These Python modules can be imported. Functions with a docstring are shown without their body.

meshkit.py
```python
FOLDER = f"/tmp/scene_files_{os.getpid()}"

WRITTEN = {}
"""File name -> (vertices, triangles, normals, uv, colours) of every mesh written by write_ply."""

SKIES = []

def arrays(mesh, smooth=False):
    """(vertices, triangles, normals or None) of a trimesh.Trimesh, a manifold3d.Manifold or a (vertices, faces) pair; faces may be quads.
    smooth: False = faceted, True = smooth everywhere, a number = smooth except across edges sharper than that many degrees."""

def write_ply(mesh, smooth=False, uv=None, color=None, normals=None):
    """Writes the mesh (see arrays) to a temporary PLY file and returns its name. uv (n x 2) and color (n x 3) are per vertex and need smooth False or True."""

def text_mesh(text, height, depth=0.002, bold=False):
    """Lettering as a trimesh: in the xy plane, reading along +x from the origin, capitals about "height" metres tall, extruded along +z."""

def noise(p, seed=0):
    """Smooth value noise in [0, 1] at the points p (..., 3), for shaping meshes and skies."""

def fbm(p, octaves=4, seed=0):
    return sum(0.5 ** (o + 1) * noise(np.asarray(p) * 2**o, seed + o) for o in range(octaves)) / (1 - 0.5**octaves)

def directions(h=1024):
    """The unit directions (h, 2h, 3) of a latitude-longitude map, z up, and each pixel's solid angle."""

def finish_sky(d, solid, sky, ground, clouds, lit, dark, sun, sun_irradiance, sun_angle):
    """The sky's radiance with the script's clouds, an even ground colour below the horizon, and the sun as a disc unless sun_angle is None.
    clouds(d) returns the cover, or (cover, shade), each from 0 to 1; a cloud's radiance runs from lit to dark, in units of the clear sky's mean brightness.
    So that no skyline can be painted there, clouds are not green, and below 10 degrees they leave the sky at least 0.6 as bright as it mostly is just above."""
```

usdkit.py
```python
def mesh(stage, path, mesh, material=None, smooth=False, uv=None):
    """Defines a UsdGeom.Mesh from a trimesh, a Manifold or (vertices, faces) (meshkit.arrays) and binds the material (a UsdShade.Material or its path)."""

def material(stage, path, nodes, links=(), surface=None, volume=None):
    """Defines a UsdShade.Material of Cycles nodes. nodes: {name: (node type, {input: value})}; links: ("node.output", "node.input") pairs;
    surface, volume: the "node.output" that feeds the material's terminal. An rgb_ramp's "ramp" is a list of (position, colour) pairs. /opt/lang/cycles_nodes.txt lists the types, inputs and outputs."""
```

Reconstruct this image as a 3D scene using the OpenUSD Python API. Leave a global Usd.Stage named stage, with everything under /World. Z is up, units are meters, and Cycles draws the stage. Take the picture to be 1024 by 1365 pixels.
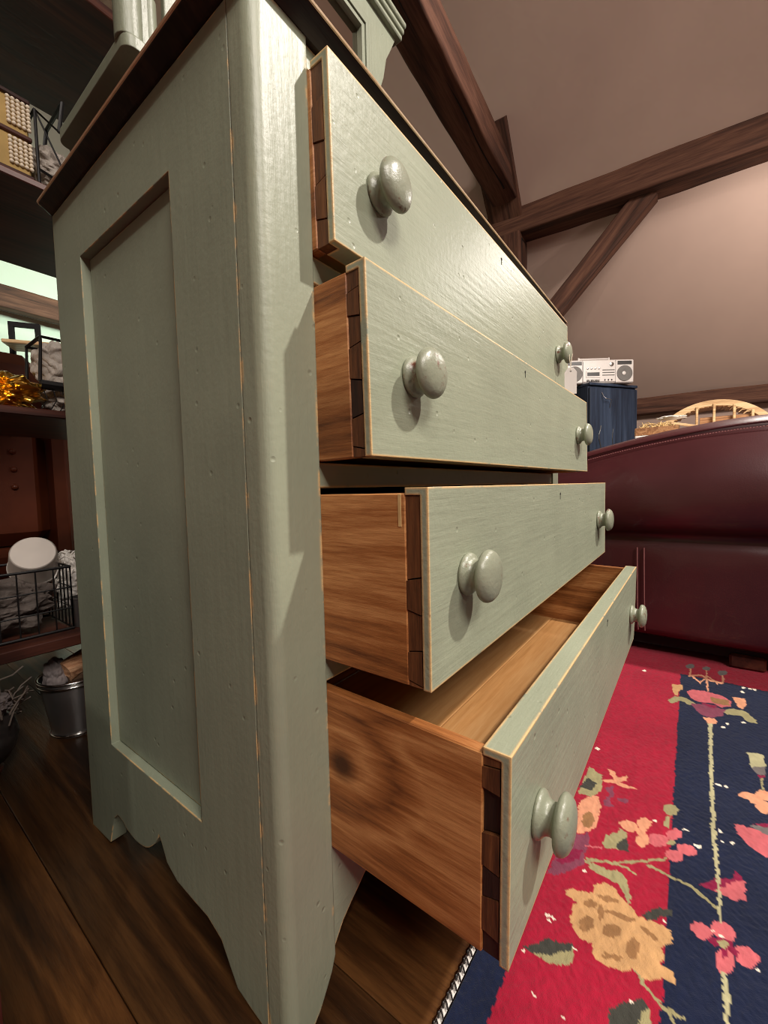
import math, random
import numpy as np, trimesh, usdkit, meshkit
import manifold3d as m3
import shapely
from shapely.geometry import Polygon, LineString, box as sbox
from pxr import Usd, UsdGeom, UsdLux, UsdShade, Gf, Sdf, Vt
from trimesh import transformations as TT
random.seed(7); RNG = np.random.default_rng(7)
stage = Usd.Stage.CreateInMemory()
UsdGeom.SetStageUpAxis(stage, 'Z'); UsdGeom.SetStageMetersPerUnit(stage, 1.0)
UsdGeom.Xform.Define(stage, '/World'); UsdGeom.Scope.Define(stage, '/World/Looks')
PI = math.pi

# ------------------------------------------------------------------ camera, exposure
EXPOSURE = 1.17
AZ, PITCH, ROLL, FPX = 0.9302, -0.0583, -0.0236, 551.7
EYE = np.array([-0.2300, -0.2973, 0.5447])
def look():
    fw = np.array([math.sin(AZ)*math.cos(PITCH), math.cos(AZ)*math.cos(PITCH), math.sin(PITCH)])
    rt = np.array([math.cos(AZ), -math.sin(AZ), 0.0]); up = np.cross(rt, fw)
    return rt*math.cos(ROLL)+up*math.sin(ROLL), -rt*math.sin(ROLL)+up*math.cos(ROLL), fw
cam = UsdGeom.Camera.Define(stage, '/World/camera')
_r, _u, _f = look()
cam.AddTransformOp().Set(Gf.Matrix4d(*_r, 0, *_u, 0, *(-_f), 0, *EYE, 1))
cam.CreateHorizontalApertureAttr(24.0); cam.CreateVerticalApertureAttr(24.0*1365/1024)
cam.CreateFocalLengthAttr(24.0*FPX/1024); cam.CreateClippingRangeAttr(Gf.Vec2f(0.01, 100))
cam.CreateExposureAttr(EXPOSURE)

# ------------------------------------------------------------------ lights (the shop's ceiling spots, a shelf lamp and an added ambient fill)
def sphere_light(name, loc, radius, intensity, color, cone=None, aim=None):
    l = UsdLux.SphereLight.Define(stage, '/World/'+name)
    l.CreateRadiusAttr(radius); l.CreateIntensityAttr(intensity); l.CreateColorAttr(Gf.Vec3f(*color))
    if cone:
        s = UsdLux.ShapingAPI.Apply(l.GetPrim()); s.CreateShapingConeAngleAttr(cone); s.CreateShapingConeSoftnessAttr(0.5)
        z = np.array(loc, float)-np.array(aim, float); z /= np.linalg.norm(z)
        x = np.cross([0, 1, 0.01], z); x /= np.linalg.norm(x); y = np.cross(z, x)
        l.AddTransformOp().Set(Gf.Matrix4d(*x, 0, *y, 0, *z, 0, *loc, 1))
    else: l.AddTranslateOp().Set(Gf.Vec3d(*loc))
    return l
WARM = (1.0, 0.92, 0.84)
sphere_light('spot_lamp_key', (1.30, -2.10, 3.26), 0.06, 1550, WARM, 50, (0.45, -0.25, 0.35))
sphere_light('spot_lamp_cross', (-1.60, -1.75, 3.25), 0.05, 420, WARM, 45, (0.6, -0.2, 0.4))
sphere_light('spot_lamp_far', (2.12, -0.60, 1.82), 0.075, 60, WARM, 62, (0.5, -0.05, 0.75))
sphere_light('spot_lamp_wall', (2.0, -1.0, 1.8), 0.06, 135, WARM, 52, (3.1, -0.45, 1.35))
sphere_light('shelf_lamp', (0.95, 2.25, 1.75), 0.10, 85, (0.80, 1.0, 0.86), 60, (0.6, 3.35, 1.55))
def rect_light(name, loc, w, h, intensity, color, aim):
    l = UsdLux.RectLight.Define(stage, '/World/'+name)
    l.CreateWidthAttr(w); l.CreateHeightAttr(h); l.CreateIntensityAttr(intensity); l.CreateColorAttr(Gf.Vec3f(*color))
    z = np.array(loc, float)-np.array(aim, float); z /= np.linalg.norm(z)
    x = np.cross([0, 1, 0.01], z); x /= np.linalg.norm(x); y = np.cross(z, x)
    l.AddTransformOp().Set(Gf.Matrix4d(*x, 0, *y, 0, *z, 0, *loc, 1))
rect_light('ceiling_lamp', (-0.9, -2.5, 3.1), 1.4, 0.8, 13.0, WARM, (0.6, -0.4, 0.5))  # added area light for ambient fill, not a fitting of the shop

# ------------------------------------------------------------------ naming
used = {}
def numbered(parent, name):
    k = (parent, name); n = used.get(k, 0); used[k] = n+1
    return name if n == 0 else '%s_%03d' % (name, n)
def pathof(p): return p if isinstance(p, str) else str(p.GetPath())
def thing(name, label, cat, loc=(0, 0, 0), rz=0, group=None):
    x = UsdGeom.Xform.Define(stage, '/World/'+numbered('/World', name))
    x.AddTranslateOp().Set(Gf.Vec3d(*map(float, loc)))
    if rz: x.AddRotateZOp().Set(math.degrees(rz))
    p = x.GetPrim(); tag(p, label, cat, group); return p
def tag(p, label=None, cat=None, group=None, kind=None):
    for k, v in (('label', label), ('category', cat), ('group', group), ('kind', kind)):
        if v: p.SetCustomDataByKey(k, v)
    return p
def obj(name, mesh, mat, parent='/World', smooth=False, label=None, uv=None):
    pp = pathof(parent); path = pp+'/'+numbered(pp, name)
    p = usdkit.mesh(stage, path, mesh, M[mat], smooth=smooth).GetPrim()
    if label: p.SetCustomDataByKey('label', label)
    return p
def struct(name, mesh, mat, smooth=False): return tag(obj(name, mesh, mat, '/World', smooth), kind='structure')
def struct_x(name):
    p = UsdGeom.Xform.Define(stage, '/World/'+numbered('/World', name)).GetPrim(); tag(p, kind='structure'); return p

# ------------------------------------------------------------------ mesh helpers
def cat(*ms):
    ms = [m for g in ms for m in (g if isinstance(g, (list, tuple)) else [g])]
    return trimesh.util.concatenate(ms)
def bx(x0, x1, y0, y1, z0, z1, c=0.0):
    if c <= 0:
        return trimesh.creation.box((x1-x0, y1-y0, z1-z0), TT.translation_matrix(((x0+x1)/2, (y0+y1)/2, (z0+z1)/2)))
    c = min(c, .49*(x1-x0), .49*(y1-y0), .49*(z1-z0)); p = []
    for x, dx in ((x0, c), (x1, -c)):
        for y, dy in ((y0, c), (y1, -c)):
            for z, dz in ((z0, c), (z1, -c)):
                p += [(x, y+dy, z+dz), (x+dx, y, z+dz), (x+dx, y+dy, z)]
    return trimesh.convex.convex_hull(np.array(p))
def tube(pts, r, n=8, closed=False):
    pts = np.asarray(pts, float); N = len(pts); r = np.broadcast_to(r, N)
    t = np.gradient(pts, axis=0)
    if closed: t = np.roll(pts, -1, 0)-np.roll(pts, 1, 0)
    t /= np.linalg.norm(t, axis=1)[:, None]+1e-12
    a = np.array([0, 0, 1.0]) if abs(t[0][2]) < .9 else np.array([1.0, 0, 0])
    V = []
    nrm = np.cross(t[0], a); nrm /= np.linalg.norm(nrm)
    for i in range(N):
        nrm = nrm-t[i]*(nrm@t[i]); nrm /= np.linalg.norm(nrm)+1e-12; b = np.cross(t[i], nrm)
        for k in range(n):
            an = 2*PI*k/n; V.append(pts[i]+r[i]*(math.cos(an)*nrm+math.sin(an)*b))
    F = []
    for i in range(N if closed else N-1):
        j = (i+1) % N
        for k in range(n):
            q = (k+1) % n; F += [(i*n+k, j*n+k, j*n+q), (i*n+k, j*n+q, i*n+q)]
    if not closed:
        V += [pts[0], pts[-1]]; c0, c1 = len(V)-2, len(V)-1
        for k in range(n):
            q = (k+1) % n; F += [(c0, k, q), (c1, (N-1)*n+q, (N-1)*n+k)]
    m = trimesh.Trimesh(np.array(V), np.array(F), process=False); m.fix_normals(); return m
def lathe(prof, n=32):
    m = trimesh.creation.revolve(np.array(prof, float), sections=n); m.fix_normals(); return m
def ext(poly, h, plane='xz', at=0.0):
    """extrude a shapely polygon. plane xz -> along +y from at; yz -> along +x; xy -> along +z"""
    if hasattr(poly, 'geoms'): poly = max(poly.geoms, key=lambda g: g.area)
    m = trimesh.creation.extrude_polygon(poly, h); v = m.vertices.copy()
    if plane == 'xy': v = v+[0, 0, at]; flip = False
    elif plane == 'yz': v = np.stack([v[:, 2]+at, v[:, 0], v[:, 1]], 1); flip = False
    else: v = np.stack([v[:, 0], v[:, 2]+at, v[:, 1]], 1); flip = True
    f = m.faces[:, ::-1] if flip else m.faces
    return trimesh.Trimesh(v, f, process=False)
def to_mani(m):
    m = trimesh.Trimesh(m.vertices, m.faces); m.merge_vertices()
    return m3.Manifold(m3.Mesh(np.asarray(m.vertices, np.float32), np.asarray(m.faces, np.uint32)))
def from_mani(m):
    k = m.to_mesh(); return trimesh.Trimesh(k.vert_properties[:, :3], k.tri_verts, process=False)
def moved(m, loc=(0, 0, 0), rot=(0, 0, 0)):
    m = m.copy(); m.apply_transform(TT.translation_matrix(loc) @ TT.euler_matrix(*rot)); return m
def crumple(size, loc, sub=4, amp=.35, freq=3.0, seed=0, rot=0):
    m = trimesh.creation.icosphere(subdivisions=sub); v = m.vertices
    a = np.abs(meshkit.fbm(v*freq+seed*7.3, 3, seed)-.5)*2; b = np.abs(meshkit.noise(v*freq*2.3+seed*3.1, seed+5)-.5)
    v = v*(1-amp*.5+amp*a+amp*.5*b)[:, None]; v = v*np.array(size)
    m = trimesh.Trimesh(v, m.faces, process=False); m.apply_transform(TT.rotation_matrix(rot, (0, 0, 1))); m.apply_translation(loc); return m
def rounded_rect(x0, y0, x1, y1, r, res=6): return sbox(x0+r, y0+r, x1-r, y1-r).buffer(r, res)

# ------------------------------------------------------------------ materials
M = {}
def s2l(c): return tuple(((x/255)/12.92 if x/255 <= .04045 else ((x/255+.055)/1.055)**2.4) for x in c)
def mat(name, nodes, links, surface='p.BSDF'):
    M[name] = usdkit.material(stage, '/World/Looks/'+name, nodes, links, surface=surface)
def plain(name, rgb, rough=.5, metal=0.0, var=.12, scale=30, bump=0.0, bscale=120, coat=0.0, sheen=0.0, spec=.5, coords='object'):
    c = np.array(s2l(rgb))
    nodes = {'tc': ('texture_coordinate', {}), 'n': ('noise_texture', {'scale': scale, 'detail': 5.0}),
             'r': ('rgb_ramp', {'ramp': [(.25, tuple(c*(1-var))), (.75, tuple(np.minimum(c*(1+var), 1)))]}),
             'p': ('principled_bsdf', {'roughness': rough, 'metallic': metal, 'coat_weight': coat, 'sheen_weight': sheen, 'specular_ior_level': spec})}
    links = [('tc.object', 'n.vector'), ('n.fac', 'r.fac'), ('r.color', 'p.base_color')]
    if bump:
        nodes['b'] = ('noise_texture', {'scale': bscale, 'detail': 4.0}); nodes['bp'] = ('bump', {'strength': bump, 'distance': .002})
        links += [('tc.object', 'b.vector'), ('b.fac', 'bp.height'), ('bp.normal', 'p.normal')]
    mat(name, nodes, links)
def painted(name, rgb, stroke, radius=.003, wear=.62, rough=.42, rub=(222, 184, 128), bump=.75, chips=False):
    """old milk paint: brush relief along one axis, small dents, rubbed through to pale wood on the arrises (bevel mask)"""
    c = np.array(s2l(rgb)); w = s2l(rub)
    nodes = {'tc': ('texture_coordinate', {}), 'g': ('geometry', {}),
             'm': ('mapping', {'scale': stroke}), 'n': ('noise_texture', {'scale': 1.0, 'detail': 6.0, 'roughness': .62}),
             'n2': ('noise_texture', {'scale': 9.0, 'detail': 4.0}), 'n3': ('noise_texture', {'scale': 140.0, 'detail': 3.0}),
             'col': ('rgb_ramp', {'ramp': [(.25, tuple(c*.90)), (.55, tuple(c)), (.8, tuple(np.minimum(c*1.10, 1)))]}),
             'vo': ('voronoi_texture', {'scale': 34.0, 'randomness': 1.0}),
             'dent': ('map_range', {'from_min': .02, 'from_max': .10, 'to_min': 0.0, 'to_max': 1.0, 'clamp': True}),
             'h1': ('math', {'math_type': 'multiply', 'value2': .55}), 'h2': ('math', {'math_type': 'multiply_add', 'value2': .25}),
             'h3': ('math', {'math_type': 'multiply_add', 'value2': .5}),
             'bv': ('bevel', {'samples': 8, 'radius': radius}), 'dt': ('vector_math', {'math_type': 'dot_product'}),
             'wn': ('noise_texture', {'scale': 26.0, 'detail': 5.0, 'roughness': .65}),
             'inv': ('math', {'math_type': 'subtract', 'value1': 1.0}),
             'ed': ('map_range', {'from_min': .002, 'from_max': .05, 'to_min': 0.0, 'to_max': 1.0, 'clamp': True}),
             'wr': ('map_range', {'from_min': wear-.12, 'from_max': wear-.02, 'to_min': 0.0, 'to_max': 1.0, 'clamp': True}),
             'wm': ('math', {'math_type': 'multiply', 'use_clamp': True}),
             'mx': ('mix', {'color2': w}), 'bp': ('bump', {'strength': bump, 'distance': .0022}),
             'bv2': ('bevel', {'samples': 6, 'radius': .0022}),
             'p': ('principled_bsdf', {'roughness': rough, 'specular_ior_level': .5})}
    links = [('tc.object', 'm.vector'), ('m.vector', 'n.vector'), ('tc.object', 'n2.vector'), ('tc.object', 'n3.vector'), ('tc.object', 'vo.vector'), ('tc.object', 'wn.vector'),
             ('n2.fac', 'col.fac'), ('vo.distance', 'dent.value'), ('n.fac', 'h1.value1'), ('n3.fac', 'h2.value1'), ('h1.value', 'h2.value3'),
             ('dent.result', 'h3.value1'), ('h2.value', 'h3.value3'), ('h3.value', 'bp.height'), ('bv2.bevel', 'bp.normal'), ('bp.normal', 'p.normal'),
             ('bv.bevel', 'dt.vector1'), ('g.true_normal', 'dt.vector2'), ('dt.value', 'inv.value2'), ('inv.value', 'ed.value'), ('wn.fac', 'wr.value'), ('ed.result', 'wm.value1'),
             ('wr.result', 'wm.value2'), ('wm.value', 'mx.fac'), ('col.color', 'mx.color1'), ('mx.color', 'p.base_color')]
    if chips: links = [l for l in links if l[1] != 'wm.value1']; nodes['wm'][1]['value1'] = 1.0; nodes['wn'][1]['scale'] = 55.0
    mat(name, nodes, links)
def wood(name, dark, mid, light, axis, rough=.5, k=1.0, knots=0.0, bump=.3, ring=9.0, spec=.4, scratch=0.0, spot=None):
    """grain stretched along one axis; optional knots from a coarse voronoi that bends the rings"""
    sc = {'x': (.9, 14, 14), 'y': (14, .9, 14), 'z': (14, 14, .9)}[axis]; sc = tuple(v*k for v in sc)
    fs = tuple(v*14 for v in sc)
    nodes = {'tc': ('texture_coordinate', {}), 'oi': ('object_info', {}), 'of': ('vector_math', {'math_type': 'multiply_add', 'vector2': (1, 1, 1)}),
             'rnd': ('combine_xyz', {}), 'rm': ('math', {'math_type': 'multiply', 'value2': 17.0}),
             'm': ('mapping', {'scale': sc}), 'mf': ('mapping', {'scale': fs}),
             'n': ('noise_texture', {'scale': 1.0, 'detail': 3.0, 'distortion': .6}),
             'w': ('math', {'math_type': 'multiply', 'value2': ring}), 'fr': ('math', {'math_type': 'pingpong', 'value2': 1.0}),
             'f': ('noise_texture', {'scale': 1.0, 'detail': 7.0, 'roughness': .7}),
             'a': ('math', {'math_type': 'multiply', 'value2': .42}), 'b': ('math', {'math_type': 'multiply_add', 'value2': .95}),
             'r': ('rgb_ramp', {'ramp': [(.36, s2l(dark)), (.68, s2l(mid)), (1.0, s2l(light))]}),
             'bp': ('bump', {'strength': bump, 'distance': .0015}),
             'p': ('principled_bsdf', {'roughness': rough, 'specular_ior_level': spec})}
    links = [('oi.random', 'rm.value1'), ('rm.value', 'rnd.x'), ('rm.value', 'rnd.y'), ('rm.value', 'rnd.z'),
             ('tc.object', 'of.vector1'), ('rnd.vector', 'of.vector3'), ('of.vector', 'm.vector'), ('of.vector', 'mf.vector'),
             ('m.vector', 'n.vector'), ('mf.vector', 'f.vector'), ('n.fac', 'w.value1'), ('w.value', 'fr.value1'), ('fr.value', 'a.value1'),
             ('f.fac', 'b.value1'), ('a.value', 'b.value3'), ('b.value', 'r.fac'), ('r.color', 'p.base_color'), ('f.fac', 'bp.height'), ('bp.normal', 'p.normal')]
    if knots:
        kc = {'x': (1.2, 4.5, 4.5), 'y': (4.5, 1.2, 4.5), 'z': (4.5, 4.5, 1.2)}[axis]
        nodes.update({'km': ('mapping', {'scale': kc}), 'kv': ('voronoi_texture', {'scale': 1.0}),
                      'kr': ('map_range', {'from_min': .05, 'from_max': .28, 'to_min': knots, 'to_max': 0.0, 'clamp': True}),
                      'kk': ('mix', {'color2': tuple(np.array(s2l(dark))*.45)}), 'w2': ('math', {'math_type': 'multiply_add', 'value2': 3.0})})
        links = [l for l in links if l != ('r.color', 'p.base_color') and l != ('w.value', 'fr.value1')]
        links += [('of.vector', 'km.vector'), ('km.vector', 'kv.vector'), ('kv.distance', 'kr.value'), ('kr.result', 'kk.fac'), ('r.color', 'kk.color1'), ('kk.color', 'p.base_color'),
                  ('kr.result', 'w2.value1'), ('w.value', 'w2.value3'), ('w2.value', 'fr.value1')]
    if spot:    # one round knot, the rings drawn out around it
        nodes.update({'ks': ('mapping', {'location': (-spot[0]*1, -spot[1]*.85, -spot[2]*1), 'scale': (1, .85, 1)}), 'kl': ('vector_math', {'math_type': 'length'}),
                      'kr': ('map_range', {'from_min': .006, 'from_max': .020, 'to_min': .95, 'to_max': 0.0, 'clamp': True}),
                      'kq': ('map_range', {'from_min': .0, 'from_max': .085, 'to_min': 3.0, 'to_max': 0.0, 'clamp': True}),
                      'kk': ('mix', {'color2': tuple(np.array(s2l(dark))*.5)}), 'w2': ('math', {'math_type': 'add'})})
        links = [l for l in links if l != ('r.color', 'p.base_color') and l != ('w.value', 'fr.value1')]
        links += [('tc.object', 'ks.vector'), ('ks.vector', 'kl.vector1'), ('kl.value', 'kr.value'), ('kl.value', 'kq.value'), ('kr.result', 'kk.fac'), ('r.color', 'kk.color1'), ('kk.color', 'p.base_color'),
                  ('kq.result', 'w2.value1'), ('w.value', 'w2.value2'), ('w2.value', 'fr.value1')]
    if scratch:
        nodes.update({'sm': ('mapping', {'scale': tuple(v*2.2 for v in sc)}), 'sn': ('noise_texture', {'scale': 3.0, 'detail': 6.0, 'roughness': .75}),
                      'sr': ('map_range', {'from_min': .66, 'from_max': .72, 'to_min': 0.0, 'to_max': scratch, 'clamp': True}), 'sx': ('mix', {'color2': s2l((214, 180, 140))})})
        src = 'kk.color' if knots or spot else 'r.color'
        links = [l for l in links if l[1] != 'p.base_color']
        links += [('of.vector', 'sm.vector'), ('sm.vector', 'sn.vector'), ('sn.fac', 'sr.value'), ('sr.result', 'sx.fac'), (src, 'sx.color1'), ('sx.color', 'p.base_color')]
    mat(name, nodes, links)

GREEN = (150, 156, 134)
painted('paint_front', GREEN, (7, 90, 90), radius=.0042, wear=.46)
painted('paint_side', (144, 151, 130), (70, 70, 5), wear=.58, rough=.5, bump=.45)
painted('paint_post', GREEN, (70, 70, 6), radius=.007, wear=.64, bump=.6)
painted('paint_knob', (142, 146, 126), (60, 60, 60), radius=.008, wear=.70, chips=True, rough=.33, rub=(112, 66, 48))
painted('paint_mirror', (126, 131, 112), (60, 60, 8), wear=.8)
wood('drawer_wood', (100, 56, 26), (162, 102, 54), (206, 148, 92), 'y', rough=.48, k=1.5, ring=5, knots=.5, scratch=.4)
wood('drawer_wood_knot', (100, 56, 26), (162, 102, 54), (206, 148, 92), 'y', rough=.48, k=1.2, ring=6, scratch=.5, spot=(-.430, -.018, .010))
wood('drawer_wood_x', (98, 58, 30), (156, 102, 58), (198, 142, 88), 'x', rough=.48, k=1.0, ring=6)
wood('joint_wood', (62, 34, 17), (108, 66, 36), (146, 94, 56), 'z', rough=.55, k=1.6, ring=4)
wood('joint_dark', (26, 14, 8), (48, 27, 16), (74, 45, 28), 'z', rough=.6, k=1.6, ring=4)
wood('drawer_bottom_wood', (158, 108, 58), (184, 134, 82), (202, 156, 104), 'x', rough=.5, k=.5, ring=3, bump=.1)
wood('carcass_wood', (60, 34, 18), (86, 52, 30), (106, 68, 42), 'y', rough=.6)
wood('top_wood', (26, 17, 11), (42, 28, 19), (64, 44, 30), 'y', rough=.42, k=1.0)
wood('top_edge_lit_wood', (222, 186, 142), (240, 208, 168), (248, 224, 190), 'y', rough=.5, k=1.0)  # worn wood tone, lightened to put the arris catching light into the colour
wood('top_wood_x', (24, 16, 10), (38, 25, 17), (58, 40, 28), 'x', rough=.42, k=1.0)
for i, s in enumerate((.66, .8, .94)):
    wood('floor_wood_%d' % i, tuple(np.array((50, 29, 14))*s), tuple(np.array((92, 56, 27))*s), tuple(np.array((132, 86, 44))*s), 'y', rough=.36, k=.8, knots=.8, ring=9, bump=.4, spec=.5)
wood('beam_wood', (44, 25, 16), (82, 50, 36), (110, 73, 55), 'x', rough=.8, k=.6, bump=.8, knots=.5)
wood('beam_wood_y', (44, 24, 16), (82, 51, 37), (110, 73, 55), 'y', rough=.75, k=.6, bump=.8, knots=.5)
wood('beam_wood_z', (44, 24, 16), (82, 51, 37), (110, 73, 55), 'z', rough=.75, k=.6, bump=.8, knots=.5)
wood('shelf_wood', (44, 21, 16), (72, 36, 26), (92, 50, 36), 'x', rough=.5, k=.6)
wood('pale_wood', (160, 124, 84), (196, 160, 116), (220, 190, 146), 'x', rough=.5, k=1.5)
wood('brown_slat', (110, 70, 40), (150, 104, 66), (178, 132, 90), 'x', rough=.6, k=1.5)
wood('cabinet_maroon', (36, 12, 10), (54, 18, 15), (66, 24, 19), 'z', rough=.4)
plain('plaster', (188, 161, 147), rough=.9, var=.05, scale=3, bump=.25, bscale=60)
plain('plaster_pale', (206, 212, 196), rough=.9, var=.04, scale=3, bump=.2, bscale=60)
plain('crack_dark', (14, 9, 7), rough=.9)
plain('leather_burgundy', (70, 28, 32), rough=.36, var=.14, scale=9, bump=.12, bscale=380, coat=.15)
plain('leather_thread', (150, 96, 94), rough=.7)
plain('leather_brown', (98, 46, 26), rough=.38, var=.2, scale=10, bump=.15, bscale=260)
plain('black_iron', (20, 18, 18), rough=.45, metal=.3)
plain('black_soft', (8, 6, 6), rough=.8)
plain('gold_foil', (232, 186, 84), rough=.22, metal=1.0, var=.15, scale=12)
plain('grey_paper', (168, 158, 148), rough=.7, var=.15, scale=20, bump=.2, bscale=60)
plain('dark_lining', (92, 82, 76), rough=.8, var=.25, scale=25, bump=.3)
plain('white_paper', (226, 220, 212), rough=.7, var=.05)
plain('tan_cloth', (176, 146, 88), rough=.8, var=.15, scale=30)
plain('cream_bead', (232, 218, 196), rough=.5, var=.05)
plain('ceramic', (206, 196, 186), rough=.5, var=.05)
plain('zinc', (150, 146, 144), rough=.32, metal=.85, var=.15, scale=18, bump=.1)
plain('stone_grey', (124, 114, 112), rough=.8, var=.35, scale=40, bump=.5, bscale=90)
wood('log_wood', (128, 84, 56), (194, 142, 104), (222, 178, 140), 'x', rough=.8, k=3, bump=.8)
wood('bark', (44, 30, 20), (78, 56, 40), (104, 80, 60), 'x', rough=.9, k=3, bump=1)
plain('dry_twig', (120, 108, 98), rough=.9)
wood('navy_paint', (27, 35, 50), (44, 56, 75), (58, 71, 92), 'z', rough=.45, k=.5)
plain('silver_plastic', (228, 220, 214), rough=.38, metal=.0, var=.03)
plain('grille_grey', (120, 116, 112), rough=.6, metal=.3, bump=.6, bscale=900)
plain('dark_plastic', (50, 46, 44), rough=.4)
plain('chrome', (210, 208, 204), rough=.18, metal=1.0, var=.02)
plain('straw', (206, 172, 116), rough=.8, var=.2, scale=60)
plain('mirror_glass', (168, 160, 150), rough=.06, metal=1.0, var=0.01)
plain('tag_card', (238, 230, 226), rough=.7, var=.03)

# ------------------------------------------------------------------ room shell (its axes lie 3.56 degrees off the chest's)
YAW = math.radians(3.5626); E1 = np.array([math.cos(YAW), math.sin(YAW), 0]); E2 = np.array([-math.sin(YAW), math.cos(YAW), 0])
def room(X, Y, Z): return E1*X+E2*Y+np.array([0, 0, Z])
ROT = TT.rotation_matrix(YAW, (0, 0, 1))
def rm(m): m = m.copy(); m.apply_transform(ROT); return m
fl = struct_x('floor')
obj('subfloor', bx(-3.1, 4.0, -4.3, 3.5, -.06, -.03), 'carcass_wood', fl)
px_ = [-.072+.158*k for k in range(-19, 26)]
for k, x in enumerate(px_):
    obj('plank', bx(x+.0005, x+.1575, -4.2, 3.4, -.03, 0, .0008), 'floor_wood_%d' % ((k*7+2) % 3), fl)
struct('wall_right', rm(bx(3.6, 3.7, -4.2, 3.6, -.03, 1.18)), 'plaster')
def slope_mesh():
    p = Polygon([(3.6, 1.18), (3.7, 1.18), (1.25, 3.66), (1.25, 3.53)])
    return rm(ext(p, 7.8, 'xz', -4.2))
struct('ceiling', cat(slope_mesh(), rm(bx(-3.2, 1.3, -4.2, 3.6, 3.53, 3.62))), 'plaster')
struct('wall_back', rm(bx(-3.2, 3.7, 3.35, 3.45, -.03, 3.58)), 'plaster_pale')
struct('wall_left', rm(bx(-3.3, -3.2, -4.2, 3.6, -.03, 3.58)), 'plaster')
struct('wall_front', rm(bx(-3.2, 3.7, -4.3, -4.2, -.03, 3.58)), 'plaster')
def beam(name, label, p0, p1, w, h, mt, rough=.005, seed=0, up=(0, 0, 1), catg='beam', round_=.02, n=60, bow=0.0):
    """hewn timber: axis p0-p1, w across, h along up; local x runs along it"""
    p0 = np.array(p0, float); p1 = np.array(p1, float); L = np.linalg.norm(p1-p0); ax = (p1-p0)/L
    up = np.array(up, float); up -= ax*(up@ax); up /= np.linalg.norm(up); sd = np.cross(up, ax)
    rr = np.array(rounded_rect(-w/2, -h/2, w/2, h/2, round_, 3).exterior.segmentize(.025).coords)[:-1]
    V = []; xs = np.linspace(0, L, n)
    for x in xs:
        q = np.column_stack([np.full(len(rr), x), rr])
        s = np.column_stack([q[:, 0]*2.2, q[:, 1:]*9])+seed*11.3
        V.append(q+np.column_stack([np.zeros(len(rr)), (meshkit.fbm(s, 3, seed)-.5)*4*rough, (meshkit.fbm(s+40, 3, seed)-.5)*4*rough]))
    V = np.concatenate(V); k = len(rr); F = []
    for i in range(n-1):
        for j in range(k):
            a, b = i*k+j, i*k+(j+1) % k; F += [(a, b, b+k), (a, b+k, a+k)]
    c0, c1 = len(V), len(V)+1; V = np.vstack([V, [[0, 0, 0], [L, 0, 0]]])
    for j in range(k): F += [(c0, (j+1) % k, j), (c1, (n-1)*k+j, (n-1)*k+(j+1) % k)]
    m = trimesh.Trimesh(V, np.array(F), process=False); m.fix_normals()
    p = obj(name, m, mt, smooth=50)
    UsdGeom.Xformable(p).AddTransformOp().Set(Gf.Matrix4d(*ax, 0, *sd, 0, *up, 0, *p0, 1))
    return tag(p, label, catg)
wp = beam('wall_plate', 'long low brown beam at the foot of the sloped ceiling behind the sofa', room(3.56, -4.1, 1.122), room(3.56, 3.3, 1.122), .09, .12, 'beam_wood', .004, 1, round_=.008, n=160)
beam('purlin_beam', 'thick dark horizontal beam carried by the post and slanting brace', room(2.60, -4.1, 2.215), room(2.60, .66, 2.215), .20, .17, 'beam_wood', .005, 2, round_=.012, n=110)
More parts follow.
